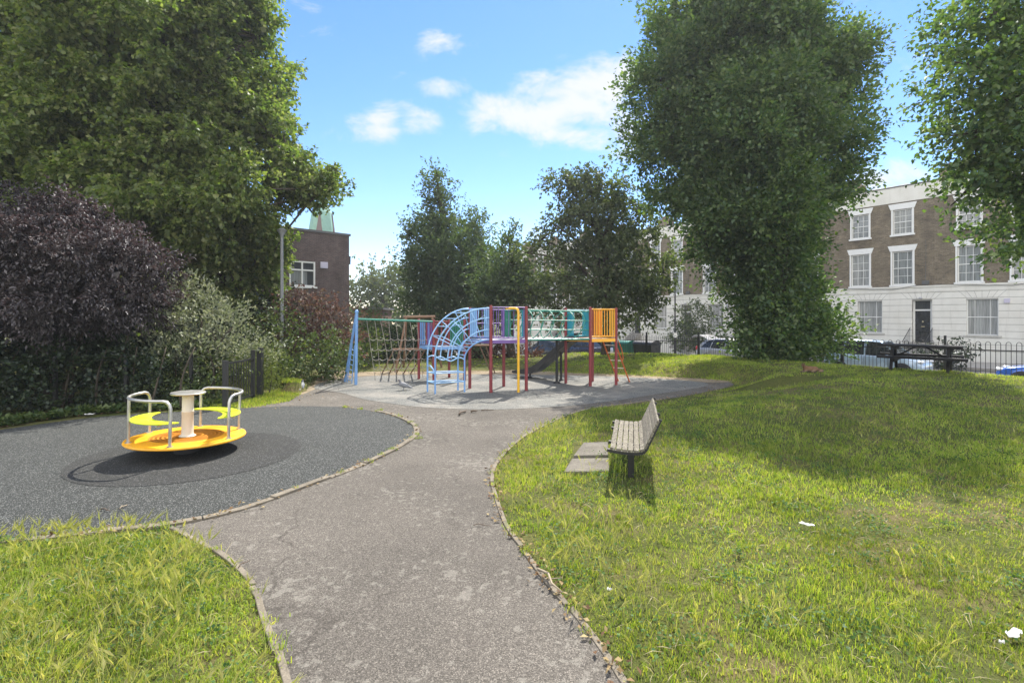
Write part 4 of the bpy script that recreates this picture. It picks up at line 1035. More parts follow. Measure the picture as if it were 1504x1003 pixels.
for (a,c) in zip(wl[:-1],wl[1:]):
    for z in (.25,.55,.85,1.05): b.tube([(a[0],a[1]+.25,z),((a[0]+c[0])/2,(a[1]+c[1])/2+.25,z-.02),(c[0],c[1]+.25,z)],.0035,4)
    pass
b.build('wire',M_IRON,wf,True)

# ------------------------------------------------------------------ lamp posts, white post
P_POLE=paint('grey_lamp_post',(.20,.21,.22),.5,.12)
x=W(414,465,16).x; b=MB(); lp=thing('lamp_post','slim grey lamp post rising out of the shrubs before the lime tree','lamp post',(x,16,0))
b.tube([(0,0,-.1),(0,0,1.2),(0,0,1.22),(0,0,4.45)],[.075,.075,.052,.046],12); b.build('pole',P_POLE,lp,smooth='auto')
b=MB(); b.lathe([(.05,4.42),(.06,4.5),(.13,4.62),(.15,4.66),(.05,4.72)],16); b.build('lantern',P_POLE,lp,smooth='auto')
ps=W(991.5,465,33); lz=float(zroad(np.array(33.)))
lp=thing('street_lamp','tall black street lamp with short arm on the pavement before the terrace','street lamp',(ps.x,33,lz))
b=MB(); b.tube([(0,0,0),(0,0,1.3),(0,0,1.32),(0,0,4.75-lz)],[.08,.08,.05,.04],10); b.build('pole',P_BLACK,lp,smooth='auto')
b=MB(); b.tube([(0,0,4.6-lz),(-.12,0,4.72-lz),(-.3,0,4.75-lz)],.03,8); b.build('arm',P_BLACK,lp); b=MB(); b.box((-.5,0,4.74-lz),(.45,.16,.07)); b.build('lantern',P_BLACK,lp,bevel=.02)
b=MB(); b.box((.0,-.07,.75-lz),(.22,.01,.3)); b.build('sign_plate',P_WHITE,lp)
ps=W(1201,465,19.6); b=MB(); b.lathe([(.03,-.7),(.03,1.1),(.034,1.105),(.034,1.13),(.02,1.15)],12); o=b.build('marker_post',P_WHITE,smooth='auto'); o.location=(ps.x,19.6+.9,0); tag(o,'thin white marker post between the hornbeam and the light blue car','post')
# ------------------------------------------------------------------ terrace
def brick_mat(name,c1,c2,mort,scale=1.,bias=0.):
    m,nt,out=new_mat(name); p=opos(nt)
    sp=nd(nt,'ShaderNodeSeparateXYZ',{0:p}); 
    v=nd(nt,'ShaderNodeCombineXYZ',{0:math_(nt,'ADD',sp.outputs[0],sp.outputs[1]),1:sp.outputs[2]}).outputs[0]
    br=nd(nt,'ShaderNodeTexBrick',{'Vector':v,'Color1':c1,'Color2':c2,'Mortar':mort,'Scale':scale,'Mortar Size':.012,'Bias':bias,'Brick Width':.225,'Row Height':.075})
    a=noise(nt,.9,6,.65,p); b=noise(nt,14,4,.7,p)
    c=mixc(nt,1.,br.outputs[0],ramp(nt,a,[(.3,.6),(.7,1.3)]),'MULTIPLY'); c=mixc(nt,1.,c,ramp(nt,b,[(.3,.7),(.7,1.25)]),'MULTIPLY')
    principled(nt,out,c,.9,0,.2,bump(nt,br.outputs[1],.5,-.01)); return m
M_BRICK=brick_mat('london_stock_brick',(.125,.098,.064),(.225,.178,.115),(.19,.165,.13))
M_DBRICK=brick_mat('dark_brown_brick',(.075,.048,.045),(.12,.078,.07),(.14,.12,.11))
M_RBRICK=brick_mat('red_brown_brick',(.16,.08,.055),(.21,.11,.075),(.2,.17,.14))
def stucco():
    m,nt,out=new_mat('cream_stucco'); p=opos(nt)
    a=noise(nt,.8,6,.65,p); st=nd(nt,'ShaderNodeMapping',{'Vector':p,'Scale':(3.,3.,.25)}).outputs[0]; s=noise(nt,1.6,6,.7,st)
    c=ramp(nt,a,[(.3,(.64,.62,.56)),(.7,(.76,.745,.69))]); k=ramp(nt,s,[(.55,0.),(.75,1.)]); c=mixc(nt,math_(nt,'MULTIPLY',k,.4),c,(.42,.40,.35))
    principled(nt,out,c,.8,0,.25,bump(nt,noise(nt,25,4,.6,p),.15,.004)); return m
M_STUC=stucco(); M_JOINT=paint('stucco_joint',(.34,.33,.30),.9,.15)
M_FRAME=paint('white_window_frame',(.74,.74,.72),.45,.05)
def glass_mat(name,c,rough=.06):
    m,nt,out=new_mat(name); p=opos(nt)
    st=nd(nt,'ShaderNodeMapping',{'Vector':p,'Scale':(1.,1.,.06)}).outputs[0]; a=noise(nt,16,3,.6,st)
    col=ramp(nt,a,[(.35,tuple(x*.55 for x in c)),(.65,c)])
    principled(nt,out,col,rough,0,.6,bump(nt,noise(nt,1.3,2,.5,p),.05,.02)); return m
M_GDARK=glass_mat('dark_window_glass',(.05,.055,.06)); M_GCURT=glass_mat('curtained_window_glass',(.36,.37,.36),.12); M_GBLIND=glass_mat('blind_window_glass',(.26,.28,.28),.1)
M_DOOR=paint('black_door_paint',(.012,.014,.018),.25,.2,0,3,None,.5,.3); M_SILL=mat_stone('stone_sill',(.42,.41,.37),(.58,.56,.51),3.,.2)
M_SLATE=paint('slate_roof',(.06,.06,.065),.7,.25,0,3); M_BRASS=paint('door_brass',(.7,.6,.4),.3,.1,.8); M_LEAD=paint('lead_capping',(.10,.10,.10),.7,.2)
HW=5.78; BAND0,BAND1=3.55,3.93; PAR0,PAR1=9.5,10.52; ZB=-2.6
UP=(1.68,4.11); DX=.66; GX=3.52
def wall_cells(b,x0,x1,z0,z1,opens,y0,y1,rows=None,gap=0.):
    """a wall with openings: boxes butted end to end between the openings"""
    zs=sorted(set([z0,z1]+[v for o in opens for v in (o[2],o[3]) if z0<v<z1]+([r for r in rows if z0<r<z1] if rows else [])))
    for a,c in zip(zs[:-1],zs[1:]):
        zm=(a+c)/2; cuts=sorted((o[0],o[1]) for o in opens if o[2]<zm<o[3]); x=x0
        g=gap if (rows and any(abs(c-r)<1e-6 for r in rows)) else 0
        for q0,q1 in cuts+[(x1,x1)]:
            if q0>x+1e-4: b.box2((x,y0,a),(q0,y1,c-g))
            x=q1
def window(root,x,z0,z1,w,gl,hood=True,cols=3,rows=4,sill=True,arch=False):
    fr=MB(); y=-.10; t=.055
    for s in (-1,1): fr.box2((x+s*w/2-(t if s>0 else 0),y-.05,z0),(x+s*w/2+(t if s<0 else 0),y+.05,z1))
    fr.box2((x-w/2+t,y-.05,z1-t),(x+w/2-t,y+.05,z1)); fr.box2((x-w/2+t,y-.05,z0),(x+w/2-t,y+.05,z0+t*1.3))
    zm=(z0+z1)/2; fr.box2((x-w/2+t,y-.045,zm-.025),(x+w/2-t,y+.035,zm+.025))
    o=fr.build('window',M_FRAME,root)
    g=MB(); g.box2((x-w/2+t,y-.012,z0+t),(x+w/2-t,y-.002,z1-t)); g.build('pane',gl,o)
    q=MB(); ci=[i/cols for i in range(1,cols)] if cols!=2.5 else [.24,.76]
    for c in ci: 
        xx=x-w/2+t+(w-2*t)*c; q.box2((xx-.011,y-.002,z0+t),(xx+.011,y+.022,z1-t))
    for i in range(1,int(rows)):
        if i*2==rows: continue
        zz=z0+t+(z1-z0-2*t)*i/rows; q.box2((x-w/2+t,y-.002,zz-.011),(x+w/2-t,y+.020,zz+.011))
    q.build('glazing_bar',M_FRAME,o)
    if hood:
        m=MB(); hb=z1+.02; e=w/2+.13
        m.add([(x-e,.0,hb),(x+e,.0,hb),(x+e+.13,.0,hb+.38),(x-e-.13,.0,hb+.38),(x-e,.05,hb),(x+e,.05,hb),(x+e+.13,.05,hb+.38),(x-e-.13,.05,hb+.38)],[(0,1,2,3),(4,7,6,5),(0,4,5,1),(1,5,6,2),(2,6,7,3),(3,7,4,0)])
        m.build('lintel',M_FRAME,o)
        for s in (-1,1):
            pass
        m=MB()
        for s in (-1,1): m.box2((x+s*(w/2),.002,z0),(x+s*(w/2+.10),.028,z1+.02))
        m.build('surround',M_FRAME,o)
    if sill:
        m=MB(); m.box2((x-w/2-.16,-.05,z0-.11),(x+w/2+.16,.10,z0)); m.build('sill',M_FRAME if hood else M_SILL,o)
    return o
def house(label,t,var=0):
    p=np.array([26.3,33.0])+U2*(t-.8)
    h=thing('terraced_house',label,'house',(p[0],p[1],0),math.atan2(U2[1],U2[0]),'houses of the white and brick terrace')
    ow=[(UP[0]-.55,UP[0]+.55,4.05,6.25),(UP[1]-.55,UP[1]+.55,4.05,6.25),(UP[0]-.52,UP[0]+.52,7.38,9.02),(UP[1]-.52,UP[1]+.52,7.38,9.02)]
    b=MB(); wall_cells(b,0,HW,BAND1,PAR0,ow,-.30,0.); b.build('brick_wall',M_BRICK,h)
    rows=[-.5+.40*i for i in range(1,11)]
    og=[(DX-.55,DX+.50,-.2,3.05),(GX-.72,GX+.72,.82,3.02)]
    b=MB(); wall_cells(b,0,HW,ZB,BAND0,og,-.30,.055,rows,.028); b.build('stucco_wall',M_STUC,h)
    b=MB(); wall_cells(b,0,HW,ZB,BAND0,og,-.28,.035); b.build('joint_bed',M_JOINT,h)
    b=MB(); b.box2((0,-.30,BAND0),(HW,.075,BAND1-.10)); b.box2((0,-.30,BAND1-.10),(HW,.13,BAND1)); b.build('string_course',M_STUC,h)
    b=MB(); b.box2((0,-.30,PAR0),(HW,.06,PAR1)); b.build('parapet',M_STUC,h)
    b=MB(); b.box2((0,-.36,PAR1),(HW,.10,PAR1+.07)); b.box2((HW-.02,.06,PAR0),(HW,.075,PAR1)); b.build('coping',M_LEAD,h)
    b=MB(); b.add([(0,-.3,9.6),(HW,-.3,9.6),(HW,-4.5,11.6),(0,-4.5,11.6),(HW,-9,9.6),(0,-9,9.6)],[(0,1,2,3),(3,2,4,5)]); b.build('roof',M_SLATE,h)
    b=MB(); b.box2((HW-.5,-4.6,9.9),(HW+.5,-3.2,12.0)); ch=b.build('chimney',M_BRICK,h); b=MB()
    for i in range(4): b.lathe([(.11,12.0),(.09,12.35),(.11,12.38),(.08,12.4)],12,(HW-.34+.22*i,-3.9,0))
    b.build('chimney_pot',M_RBRICK,ch)
    b=MB(); b.box2((0,-9.2,ZB),(HW,-8.9,9.6)); b.build('rear_wall',M_BRICK,h)
    gl=[M_GBLIND,M_GCURT,M_GDARK]
    for i,x in enumerate(UP):
        window(h,x,4.05,6.25,1.10,gl[(var+i)%2],True,3 if (var+i)%3 else 2.5,4)
        window(h,x,7.38,9.02,1.04,gl[(var+i*2+1)%3],True,3,4)
    window(h,GX,.82,3.02,1.44,M_GCURT if var%3!=2 else M_GDARK,False,2.5,2)
    # head of ground-floor openings: splayed joints
    for cx in (DX,GX):
        b=MB()
        for k in range(-3,4): b.bar((cx+k*.22,.058,3.06),(cx+k*.36,.058,3.52),.004,.016,up=(1,0,0))
        b.build('arch_joint',M_JOINT,h)
    # entrance
    b=MB(); z0=.30; b.box2((DX-.40,-.295,z0),(DX+.40,-.25,2.32)); d=b.build('door',M_DOOR,h); b=MB()
    for sx in (-1,1):
        for a,c in ((.12,.9),(1.05,1.85)): b.box2((DX+sx*.20-.13,-.25,z0+a),(DX+sx*.20+.13,-.238,z0+c))
    b.build('door_panel',M_DOOR,d); b=MB(); b.box2((DX-.10,-.25,1.28),(DX+.10,-.235,1.33)); b.ell((DX,-.225,1.62),(.04,.02,.06)); b.build('knocker',M_BRASS,d)
    b=MB()
    for s in (-1,1): b.box2((DX+s*.40-(0 if s>0 else .10),-.30,z0),(DX+s*.40+(.10 if s>0 else 0),-.20,3.05))
    b.box2((DX-.40,-.30,2.32),(DX+.40,-.20,2.42)); b.box2((DX-.40,-.30,2.97),(DX+.40,-.20,3.05)); fr=b.build('door_frame',M_FRAME,h); b=MB(); b.box2((DX-.40,-.28,2.42),(DX+.40,-.26,2.97)); b.build('fanlight',M_GDARK,fr)
    b=MB()
    for i in range(6): b.box2((DX-.62,.06+.26*(5-i)*0,-.90+.2*i),(DX+.62,.06+.28*(6-i),-.70+.2*i-.004))
    b.build('step',M_PAVE,h)
    for s in (-1,1):
        b=MB(); 
        for i in range(8):
            y=.15+.19*i; zt=1.20-.11*i; b.tube([(DX+s*.58,y,.28-.125*i-.15),(DX+s*.58,y,zt)],.010,5)
        b.tube([(DX+s*.58,.1,1.22),(DX+s*.58,1.6,.36)],.02,6); b.build('handrail',M_IRON,h)
    b=MB(); b.box2((DX-.06,.055,3.10),(DX+.10,.20,3.20)); b.build('porch_light',P_WHITE if var else P_GREY,h)
    # basement window
    window(h,GX,-1.9,-.35,1.3,M_GDARK,False,2.5,2)
    if var==1:
        b=MB(); b.box2((GX-1.22,.055,2.75),(GX-.97,.13,3.0)); b.build('alarm_box',P_PALEM,h)
    if var in (0,1):
        b=MB(); b.tube([(.0+.4,.075,4.05),(.45,.06,4.3),(.42,.05,6.2),(.44,.05,6.9)],.012,5); b.tube([(HW,.145,4.0),(4.0,.15,3.87),(2.2,.15,3.74),(.5,.15,4.02),(0,.15,3.95)],.014,5); b.build('cable',M_LEAD,h)
        b=MB(); b.box2((.25,.05,4.0),(.6,.18,4.25)); b.build('junction_box',M_LEAD,h)
    return h
labs=['terraced house of brown brick over white stucco, past the picnic table under overhanging branches',
 'terraced house whose black panelled front door shows just above the picnic table',
 'terraced house half hidden by the leafy hornbeam, its dark doorway beside the light blue car',
 'terraced house almost wholly hidden behind the hornbeam',
 'terraced house whose white front stands behind the black street lamp and leafy garden shrub',
 'terraced house partly covered by the drooping edge of the spreading tree, behind the bins',
 'terraced house glimpsed between the orange panels and the spreading tree trunk',
 'terraced house glimpsed through the green hoop bridge, far along the terrace',
 'terraced house at the far end of the row, behind the conical tree']
for k in range(-1,8): house(labs[k+1],HW*k,[1,0,2,1,0,2,1,0,2][k+1])

# ------------------------------------------------------------------ buildings on the other side
c=Vector((W(512.8,465,34).x,34,0)); dr=Vector((2.28,2.15,0)).normalized(); 
bd=thing('brick_building','flat-roofed dark brick building with a white window behind the shrubs','building',(c.x,c.y,-.5),math.atan2(-dr.y,-dr.x))
# local x runs back along the facade from the corner; facade faces -? (camera side is +y here)
ZT=7.8
def fx(px): # pixel column -> distance along the facade from the corner
    k=(px-CX)/F; return (c.x-k*c.y)/(dr.x-k*dr.y)
def fzp(px,py):
    s=fx(px); Y=c.y-dr.y*s; return EYE-(py-HY)/F*Y+.5
x0,x1=fx(463),fx(425); z0,z1=fzp(450,421),fzp(450,384)
b=MB(); wall_cells(b,0,16,-1,ZT,[(x0,x1,z0,z1)],-.3,0); b.box2((0,-12,-1),(.3,-.3,ZT)); b.box2((15.7,-12,-1),(16,-.3,ZT)); b.build('brick_wall',M_DBRICK,bd)
b=MB(); b.box2((-.08,-12,ZT),(16.05,.08,ZT+.14)); b.build('roof_edge',M_LEAD,bd)
b=MB(); w=x1-x0; y=-.08; t=.09
for xx in (x0,x0+w*.48,x1-t): b.box2((xx,y-.05,z0),(xx+t,y+.08,z1))
for zz in (z0,z0+(z1-z0)*.62,z1-t): b.box2((x0+t,y-.045,zz),(x1-t,y+.07,zz+t))
b.box2((x0-.1,0,z0-.1),(x1+.1,.1,z0)); wn=b.build('window',M_FRAME,bd); b=MB(); b.box2((x0+t,y-.02,z0+t),(x1-t,y-.01,z1-t)); b.build('pane',M_GDARK,wn)
b=MB(); b.box2((x0+w*.3,y-.0085,z0+t),(x1-t,y-.006,z0+(z1-z0)*.6)); b.build('blind',M_GBLIND,wn)
b=MB(); a0,a1=fx(480.5),fx(470); b.box2((a0,0,fzp(475,394)),(a1,.12,fzp(475,385))); b.build('vent_box',P_PALEM,bd)
b=MB(); b.box2((-.15,-.4,fzp(513,388)),(.0,-.1,fzp(513,376))); b.build('lamp_box',P_BLACK,bd)
# copper spire beyond
M_COPPER=paint('green_copper',(.20,.36,.29),.6,.2,0,2)
sp=W(473,465,60); st=thing('church_spire','green copper spire with dark gabled louvres rising beyond the flat-roofed building','spire',(sp.x,60,0)); b=MB()
zb=EYE+122*60/F-1.5; 
def ring8(r,z): return [(r*math.cos(PI/8+PI/4*i),r*math.sin(PI/8+PI/4*i),z) for i in range(8)]
b.add(ring8(1.55,zb)+ring8(1.42,zb+2.2)+ring8(1.15,zb+3.9)+ring8(.25,zb+5.6),[(i+8*j,(i+1)%8+8*j,(i+1)%8+8*(j+1),i+8*(j+1)) for j in range(3) for i in range(8)]); b.build('spire_roof',M_COPPER,st)
b=MB(); b.box2((-1.7,-1.7,-1),(1.7,1.7,zb)); b.build('tower',M_DBRICK,st)
M_LOUV=paint('brown_louvre',(.13,.09,.085),.7,.15); b=MB()
for i in range(4):
    m=Matrix.Rotation(PI/2*i+R(8),4,'Z'); b.M=m
    b.add([(-.55,-1.62,zb),(.55,-1.62,zb),(0,-1.15,zb+4.2),(-.45,-1.0,zb),(.45,-1.0,zb)],[(0,1,2),(1,4,2),(3,0,2),(4,3,2)])
b.M=None; b.build('gable_louvre',M_LOUV,st)
q=W(545,465,31); b=MB(); b.box((0,0,.75),(1.7,2.4,4.0)); ob=thing('brick_outbuilding','small brown brick outbuilding behind the scramble net','outbuilding',(q.x,31.5,-.4)); b.build('brick_wall',M_RBRICK,ob)
b=MB(); b.box((0,0,2.81),(1.9,2.7,.12)); b.build('roof',M_LEAD,ob)

# ------------------------------------------------------------------ cars
M_TYRE=paint('tyre_rubber',(.015,.015,.016),.85,.2); M_RIM=paint('alloy_rim',(.5,.5,.52),.3,.1,.8); M_CGL=glass_mat('car_glass',(.022,.026,.03),.03)
M_TAIL=paint('tail_lamp',(.45,.02,.02),.2,.1); M_HEADL=paint('head_lamp',(.7,.72,.75),.1,.05,.3); M_TRIM=paint('black_trim',(.02,.02,.022),.6,.2); M_PLATE=paint('number_plate',(.7,.65,.3),.5,.05)
def carpaint(n,c): return paint(n,c,.22,.05,.25,2,None,.6,.8)
def car(name,label,n,k,flip,mat,Lc=4.2,Wd=1.75,H=1.48,style='hatch',tail_open=False,grp='cars parked along the street'):
    Y=n/(k*.8+.6); x=k*Y; z=float(zroad(np.array(Y))); a=math.atan2(U2[1],U2[0])+(PI if flip else 0)
    t=thing(name,label,'car',(x,Y,z),a,grp)           # local +x is the front
    xs=[-1,-.985,-.93,-.8,-.55,-.25,.05,.35,.6,.8,.93,.985,1]
    bl=[.50,.60,.635,.64,.635,.625,.615,.60,.57,.53,.47,.40,.33]; bt=[.30,.22,.17,.14,.13,.13,.13,.13,.13,.14,.17,.2,.25]; hw=[.74,.84,.93,.98,1,1,1,1,.99,.95,.86,.76,.68]
    if style=='mpv': bl=[.48,.57,.60,.605,.60,.595,.59,.575,.555,.53,.48,.40,.32]
    vs=[]
    for X,B,T,w in zip(xs,bl,bt,hw):
        W2=Wd/2*w; B*=H; T*=H; X*=Lc/2; m=T+(B-T)*.45
        half=[(W2*.55,T-.02),(W2*.90,T),(W2*.99,T+.10),(W2,m),(W2*.985,m+(B-m)*.55),(W2*.93,B-.015),(W2*.86,B+.012),(W2*.45,B+.03)]
        vs+=[(X,-y,zz) for y,zz in half]+[(X,y,zz) for y,zz in half[::-1]]
    kk=16; fs=[(i*kk+j,(i+1)*kk+j,(i+1)*kk+(j+1)%kk,i*kk+(j+1)%kk) for i in range(len(xs)-1) for j in range(kk)]+[tuple(range(kk)),tuple((len(xs)-1)*kk+j for j in range(kk))[::-1]]
    b=MB(); b.add(vs,fs); body=b.build('body',mat,t,smooth=True); s=body.modifiers.new('s','SUBSURF'); s.levels=1; s.render_levels=2
    # greenhouse: stations base to roof
    hb=.60*H if style!='mpv' else .575*H
    if style=='mpv': base=[-.93,-.55,-.1,.30,.62]; roof=[-.80,-.52,-.1,.16,.20]
    else: base=[-.93,-.55,-.12,.22,.50]; roof=[-.66,-.45,-.1,.06,.10]
    zr=[.955,.99,1.0,.98,.955]
    g=[];n5=len(base)
    for i in range(n5):
        bx,rx=base[i]*Lc/2,roof[i]*Lc/2; z1=zr[i]*H-.03; wb=Wd/2*.885*(.9 if i in(0,n5-1) else 1); wr=Wd/2*.70*(.9 if i in(0,n5-1) else 1); xm=(bx+rx)/2; zm=(hb+z1)/2; wm_=(wb+wr)/2+.03
        row=[(bx,-wb,hb),(xm,-wm_,zm),(rx,-wr,z1),(rx,0,z1+.012),(rx,wr,z1),(xm,wm_,zm),(bx,wb,hb)]
        g+=row
    m7=7; fs=[(i*m7+j,(i+1)*m7+j,(i+1)*m7+j+1,i*m7+j+1) for i in range(n5-1) for j in range(6)]
    fs+=[(0,1,2,3,4,5,6),tuple(range((n5-1)*m7,n5*m7))[::-1]]
    b=MB(); b.add(g,fs); b.build('windows',M_CGL,t,smooth='auto')
    # roof skin with pillars, proud of the glass
    b=MB(); rv=[]
    for i in range(n5):
        rx=roof[i]*Lc/2+(-.05 if i==0 else (.04 if i==n5-1 else 0)); z1=zr[i]*H-.03; wr=Wd/2*.70*(.92 if i in(0,n5-1) else 1)+.018
        rv+=[(rx,-wr,z1-.035),(rx,-wr*.96,z1+.012),(rx,-wr*.5,z1+.030),(rx,0,z1+.036),(rx,wr*.5,z1+.030),(rx,wr*.96,z1+.012),(rx,wr,z1-.035)]
    b.add(rv,[(i*7+j,(i+1)*7+j,(i+1)*7+j+1,i*7+j+1) for i in range(n5-1) for j in range(6)]+[(6,5,4,3,2,1,0),tuple(range((n5-1)*7,n5*7))])
    b.build('roof',mat,t,smooth=True)
    b=MB()
    for s in (-1,1):
        for i,(wd) in ((0,.16 if style!='mpv' else .14),(1,.055),(2,.075),(4,.05)):
            bx,rx=base[i]*Lc/2,roof[i]*Lc/2; e=.9 if i in(0,4) else 1; wb=Wd/2*.885*e; wr=Wd/2*.70*e; z1=zr[i]*H-.03
            p0=Vector((bx,s*(wb+.012),hb-.02)); p1=Vector(((bx+rx)/2,s*((wb+wr)/2+.042),(hb+z1)/2)); p2=Vector((rx,s*(wr+.012),z1))
            b=MB()
            for p,q in ((p0,p1),(p1,p2)): b.bar(p,q,.014,wd,up=(1,0,.2))
            b.build('pillar',mat,t)
    wr_=.30*(H/1.48)**.5
    for X in (-.60,.62):
        for s in (-1,1):
            b=MB(); y=s*Wd/2; p=[(wr_*.62,-.09),(wr_*.93,-.10),(wr_,-.07),(wr_,.07),(wr_*.93,.10),(wr_*.62,.09)]
            mm=Matrix.Translation((X*Lc/2,y-s*.075,wr_))@Matrix.Rotation(PI/2,4,'X'); b.M=mm; b.lathe(p,26); wl_=b.build('wheel',M_TYRE,t,smooth='auto')
            b=MB(mm); b.lathe([(wr_*.08,-.085),(wr_*.64,-.088),(wr_*.64,.088),(wr_*.08,.085)],26); b.build('rim',M_RIM,wl_,smooth='auto')
            b=MB(Matrix.Translation((X*Lc/2,y-s*.10,wr_+.02))@Matrix.Rotation(PI/2,4,'X')); b.lathe([(wr_*.5,-.075),(wr_*1.17,-.09),(wr_*1.17,.09),(wr_*.5,.075)],26); b.build('wheel_arch',M_TRIM,t)
    for s in (-1,1):
        b=MB(); b.ell((Lc/2*.93,s*Wd/2*.70,.47*H),(.14,.17,.07)); b.build('headlight',M_HEADL,t,smooth=True)
        b=MB(); b.ell((-Lc/2*.955,s*Wd/2*.78,.60*H),(.08,.11,.15)); b.build('tail_light',M_TAIL,t,smooth=True)
        b=MB(); b.ell((base[3]*Lc/2+.12,s*(Wd/2+.06),hb+.05),(.07,.09,.065)); b.build('wing_mirror',mat,t,smooth=True)
        for X in (-.34,.10):
            b=MB(); b.box((X*Lc/2,s*(Wd/2*.975),hb-.13),(.16,.03,.025)); b.build('door_handle',mat,t)
        for X in (-.52,-.10,.36):
            b=MB(); b.box((X*Lc/2,s*(Wd/2*.998),.36*H+.02),(.008,.012,.42*H)); b.build('door_seam',M_TRIM,t)
    if tail_open:
        rx=roof[0]*Lc/2; z1=zr[0]*H; b=MB(); pts=[(0,0),(.22,.10),(.55,.16),(.9,.10),(1.05,-.02)]
        vs=[]
        for d,hh in pts:
            for y in (-.62,-.3,0,.3,.62): vs.append((rx-d,y*(1-.12*d),z1+.14*d+hh-.02*abs(y)))
        for d,hh in pts:
            for y in (-.62,-.3,0,.3,.62): vs.append((rx-d,y*(1-.12*d),z1+.14*d+hh-.02*abs(y)-.05))
        fs=[(i*5+j,i*5+j+1,(i+1)*5+j+1,(i+1)*5+j) for i in range(4) for j in range(4)]; fs+=[tuple(v+25 for v in f[::-1]) for f in fs]
        rim=[0,1,2,3,4,9,14,19,24,23,22,21,20,15,10,5]; fs+=[(rim[i],rim[(i+1)%16],rim[(i+1)%16]+25,rim[i]+25) for i in range(16)]
        b.add(vs,fs); b.build('tailgate',mat,t,smooth='auto')
    return t
def kpx(px): return (px-CX)/F
# car directions: local +x along U2 (away, towards the far left) unless flipped
car('parked_car','light blue people carrier parked behind the railings and picnic table',26.8,kpx(1287),True,carpaint('light_blue_car_paint',(.33,.43,.56)),3.8,1.75,1.62,'mpv')
car('parked_car','silver hatchback with its tailgate raised, parked beside the hornbeam',26.8,kpx(1082),True,carpaint('silver_car_paint',(.46,.46,.47)),4.2,1.75,1.50,'hatch',True)
car('parked_car','bright blue car whose bonnet pokes into view beyond the picnic table',26.8,kpx(1582),False,carpaint('bright_blue_car_paint',(.03,.13,.55)),4.1,1.75,1.46)
car('parked_car','black car seen under the hoop bridge beside the slide',27.2,kpx(802),False,carpaint('black_car_paint',(.012,.012,.015)),4.3,1.8,1.5)
car('parked_car','dark navy car seen between the slide and the dark red posts',27.2,kpx(850),False,carpaint('navy_car_paint',(.015,.02,.05)),4.2,1.75,1.48)
car('parked_car','white car parked across the street behind the bins',32,kpx(910),False,carpaint('white_car_paint',(.72,.72,.70)),4.3,1.8,1.48)
car('parked_car','silver-white car far along the street, seen past the blue panels',32,kpx(715),False,carpaint('pearl_car_paint',(.6,.6,.6)),4.3,1.8,1.5)

# ------------------------------------------------------------------ communal bins
def bin_(name,label,px,n,w,mat):
    k=kpx(px); Y=n/(k*.8+.6); x=k*Y; z=float(zroad(np.array(Y)))+.10
    t=thing(name,label,'bin',(x,Y,z),math.atan2(U2[1],U2[0])+PI)
    b=MB(); d=.85; h=1.08; e=.06
    b.add([(-w/2+e,-d/2+e,.18),(w/2-e,-d/2+e,.18),(w/2-e,d/2-e,.18),(-w/2+e,d/2-e,.18),(-w/2,-d/2,h),(w/2,-d/2,h),(w/2,d/2,h),(-w/2,d/2,h)],[(3,2,1,0),(4,5,6,7),(0,1,5,4),(1,2,6,5),(2,3,7,6),(3,0,4,7)])
    for i in range(5): b.box((-w/2+w*(i+.5)/5,d/2-.015,.62),(.05,.05,.72))
    b.build('body',mat,t,bevel=.02)
    b=MB(); ps=[]
    for i in range(9):
        a=PI*i/8; ps.append((-(d/2+.03)*math.cos(a),h+.015+.20*math.sin(a)))
    vs=[(-w/2-.02,y,zz) for y,zz in ps]+[(w/2+.02,y,zz) for y,zz in ps]; m=len(ps)
    b.add(vs,[(i,i+1,m+i+1,m+i) for i in range(m-1)]+[tuple(range(m))[::-1],tuple(range(m,2*m))]+[(0,m,2*m-1,m-1)]); b.build('lid',mat,t,smooth='auto')
    for sx in (-1,1):
        for sy in (-1,1):
            b=MB(Matrix.Translation((sx*(w/2-.15),sy*(d/2-.15),.09))@Matrix.Rotation(PI/2,4,'X')); b.lathe([(.02,-.03),(.09,-.03),(.09,.03),(.02,.03)],14); b.build('wheel',M_TYRE,t)
bin_('communal_bin','green wheeled communal bin beyond the railings, next to the orange ladder',918,22.9,1.15,paint('green_bin_plastic',(.02,.20,.15),.45,.15))
bin_('communal_bin','black wheeled communal bin beside the green one beyond the railings',950,22.9,1.25,paint('black_bin_plastic',(.018,.018,.022),.45,.2))
# ------------------------------------------------------------------ animals
def fur_mat(name,stops,axis=2,lo=0.,hi=1.,rough=.8,scale=60):
    m,nt,out=new_mat(name); p=opos(nt); s=nd(nt,'ShaderNodeSeparateXYZ',{0:p}).outputs[axis]
    f=noise(nt,scale,4,.7,p); v=nd(nt,'ShaderNodeMapRange',{0:s,1:lo,2:hi}).outputs[0]
    v=math_(nt,'ADD',v,math_(nt,'MULTIPLY',math_(nt,'SUBTRACT',f,.5),.5)); c=ramp(nt,v,stops)
    c=mixc(nt,1.,c,ramp(nt,f,[(.3,.75),(.7,1.2)]),'MULTIPLY'); principled(nt,out,c,rough,0,.2,bump(nt,f,.6,.005)); return m
def animal_body(b,name,mat,root,voxel):
    o=b.build(name,mat,root,smooth=True); m=o.modifiers.new('r','REMESH'); m.mode='VOXEL'; m.voxel_size=voxel; m.use_smooth_shade=True
    s=o.modifiers.new('s','SMOOTH'); s.factor=.5; s.iterations=4; return o
fx_,fy_=W(1190,465,13.6).x,13.6; zf=gz(fx_,fy_)
M_FOX=fur_mat('fox_fur',[(.0,(.17,.135,.10)),(.35,(.17,.105,.06)),(.8,(.15,.08,.042)),(1.,(.11,.062,.036))],2,.02,.26)
fox=thing('fox','ginger fox lying in the grass with its head up, below the picnic table','fox',(fx_,fy_,zf+.015),R(186)); fox.scale=(.70,.70,.78)
b=MB() # local +x towards the head
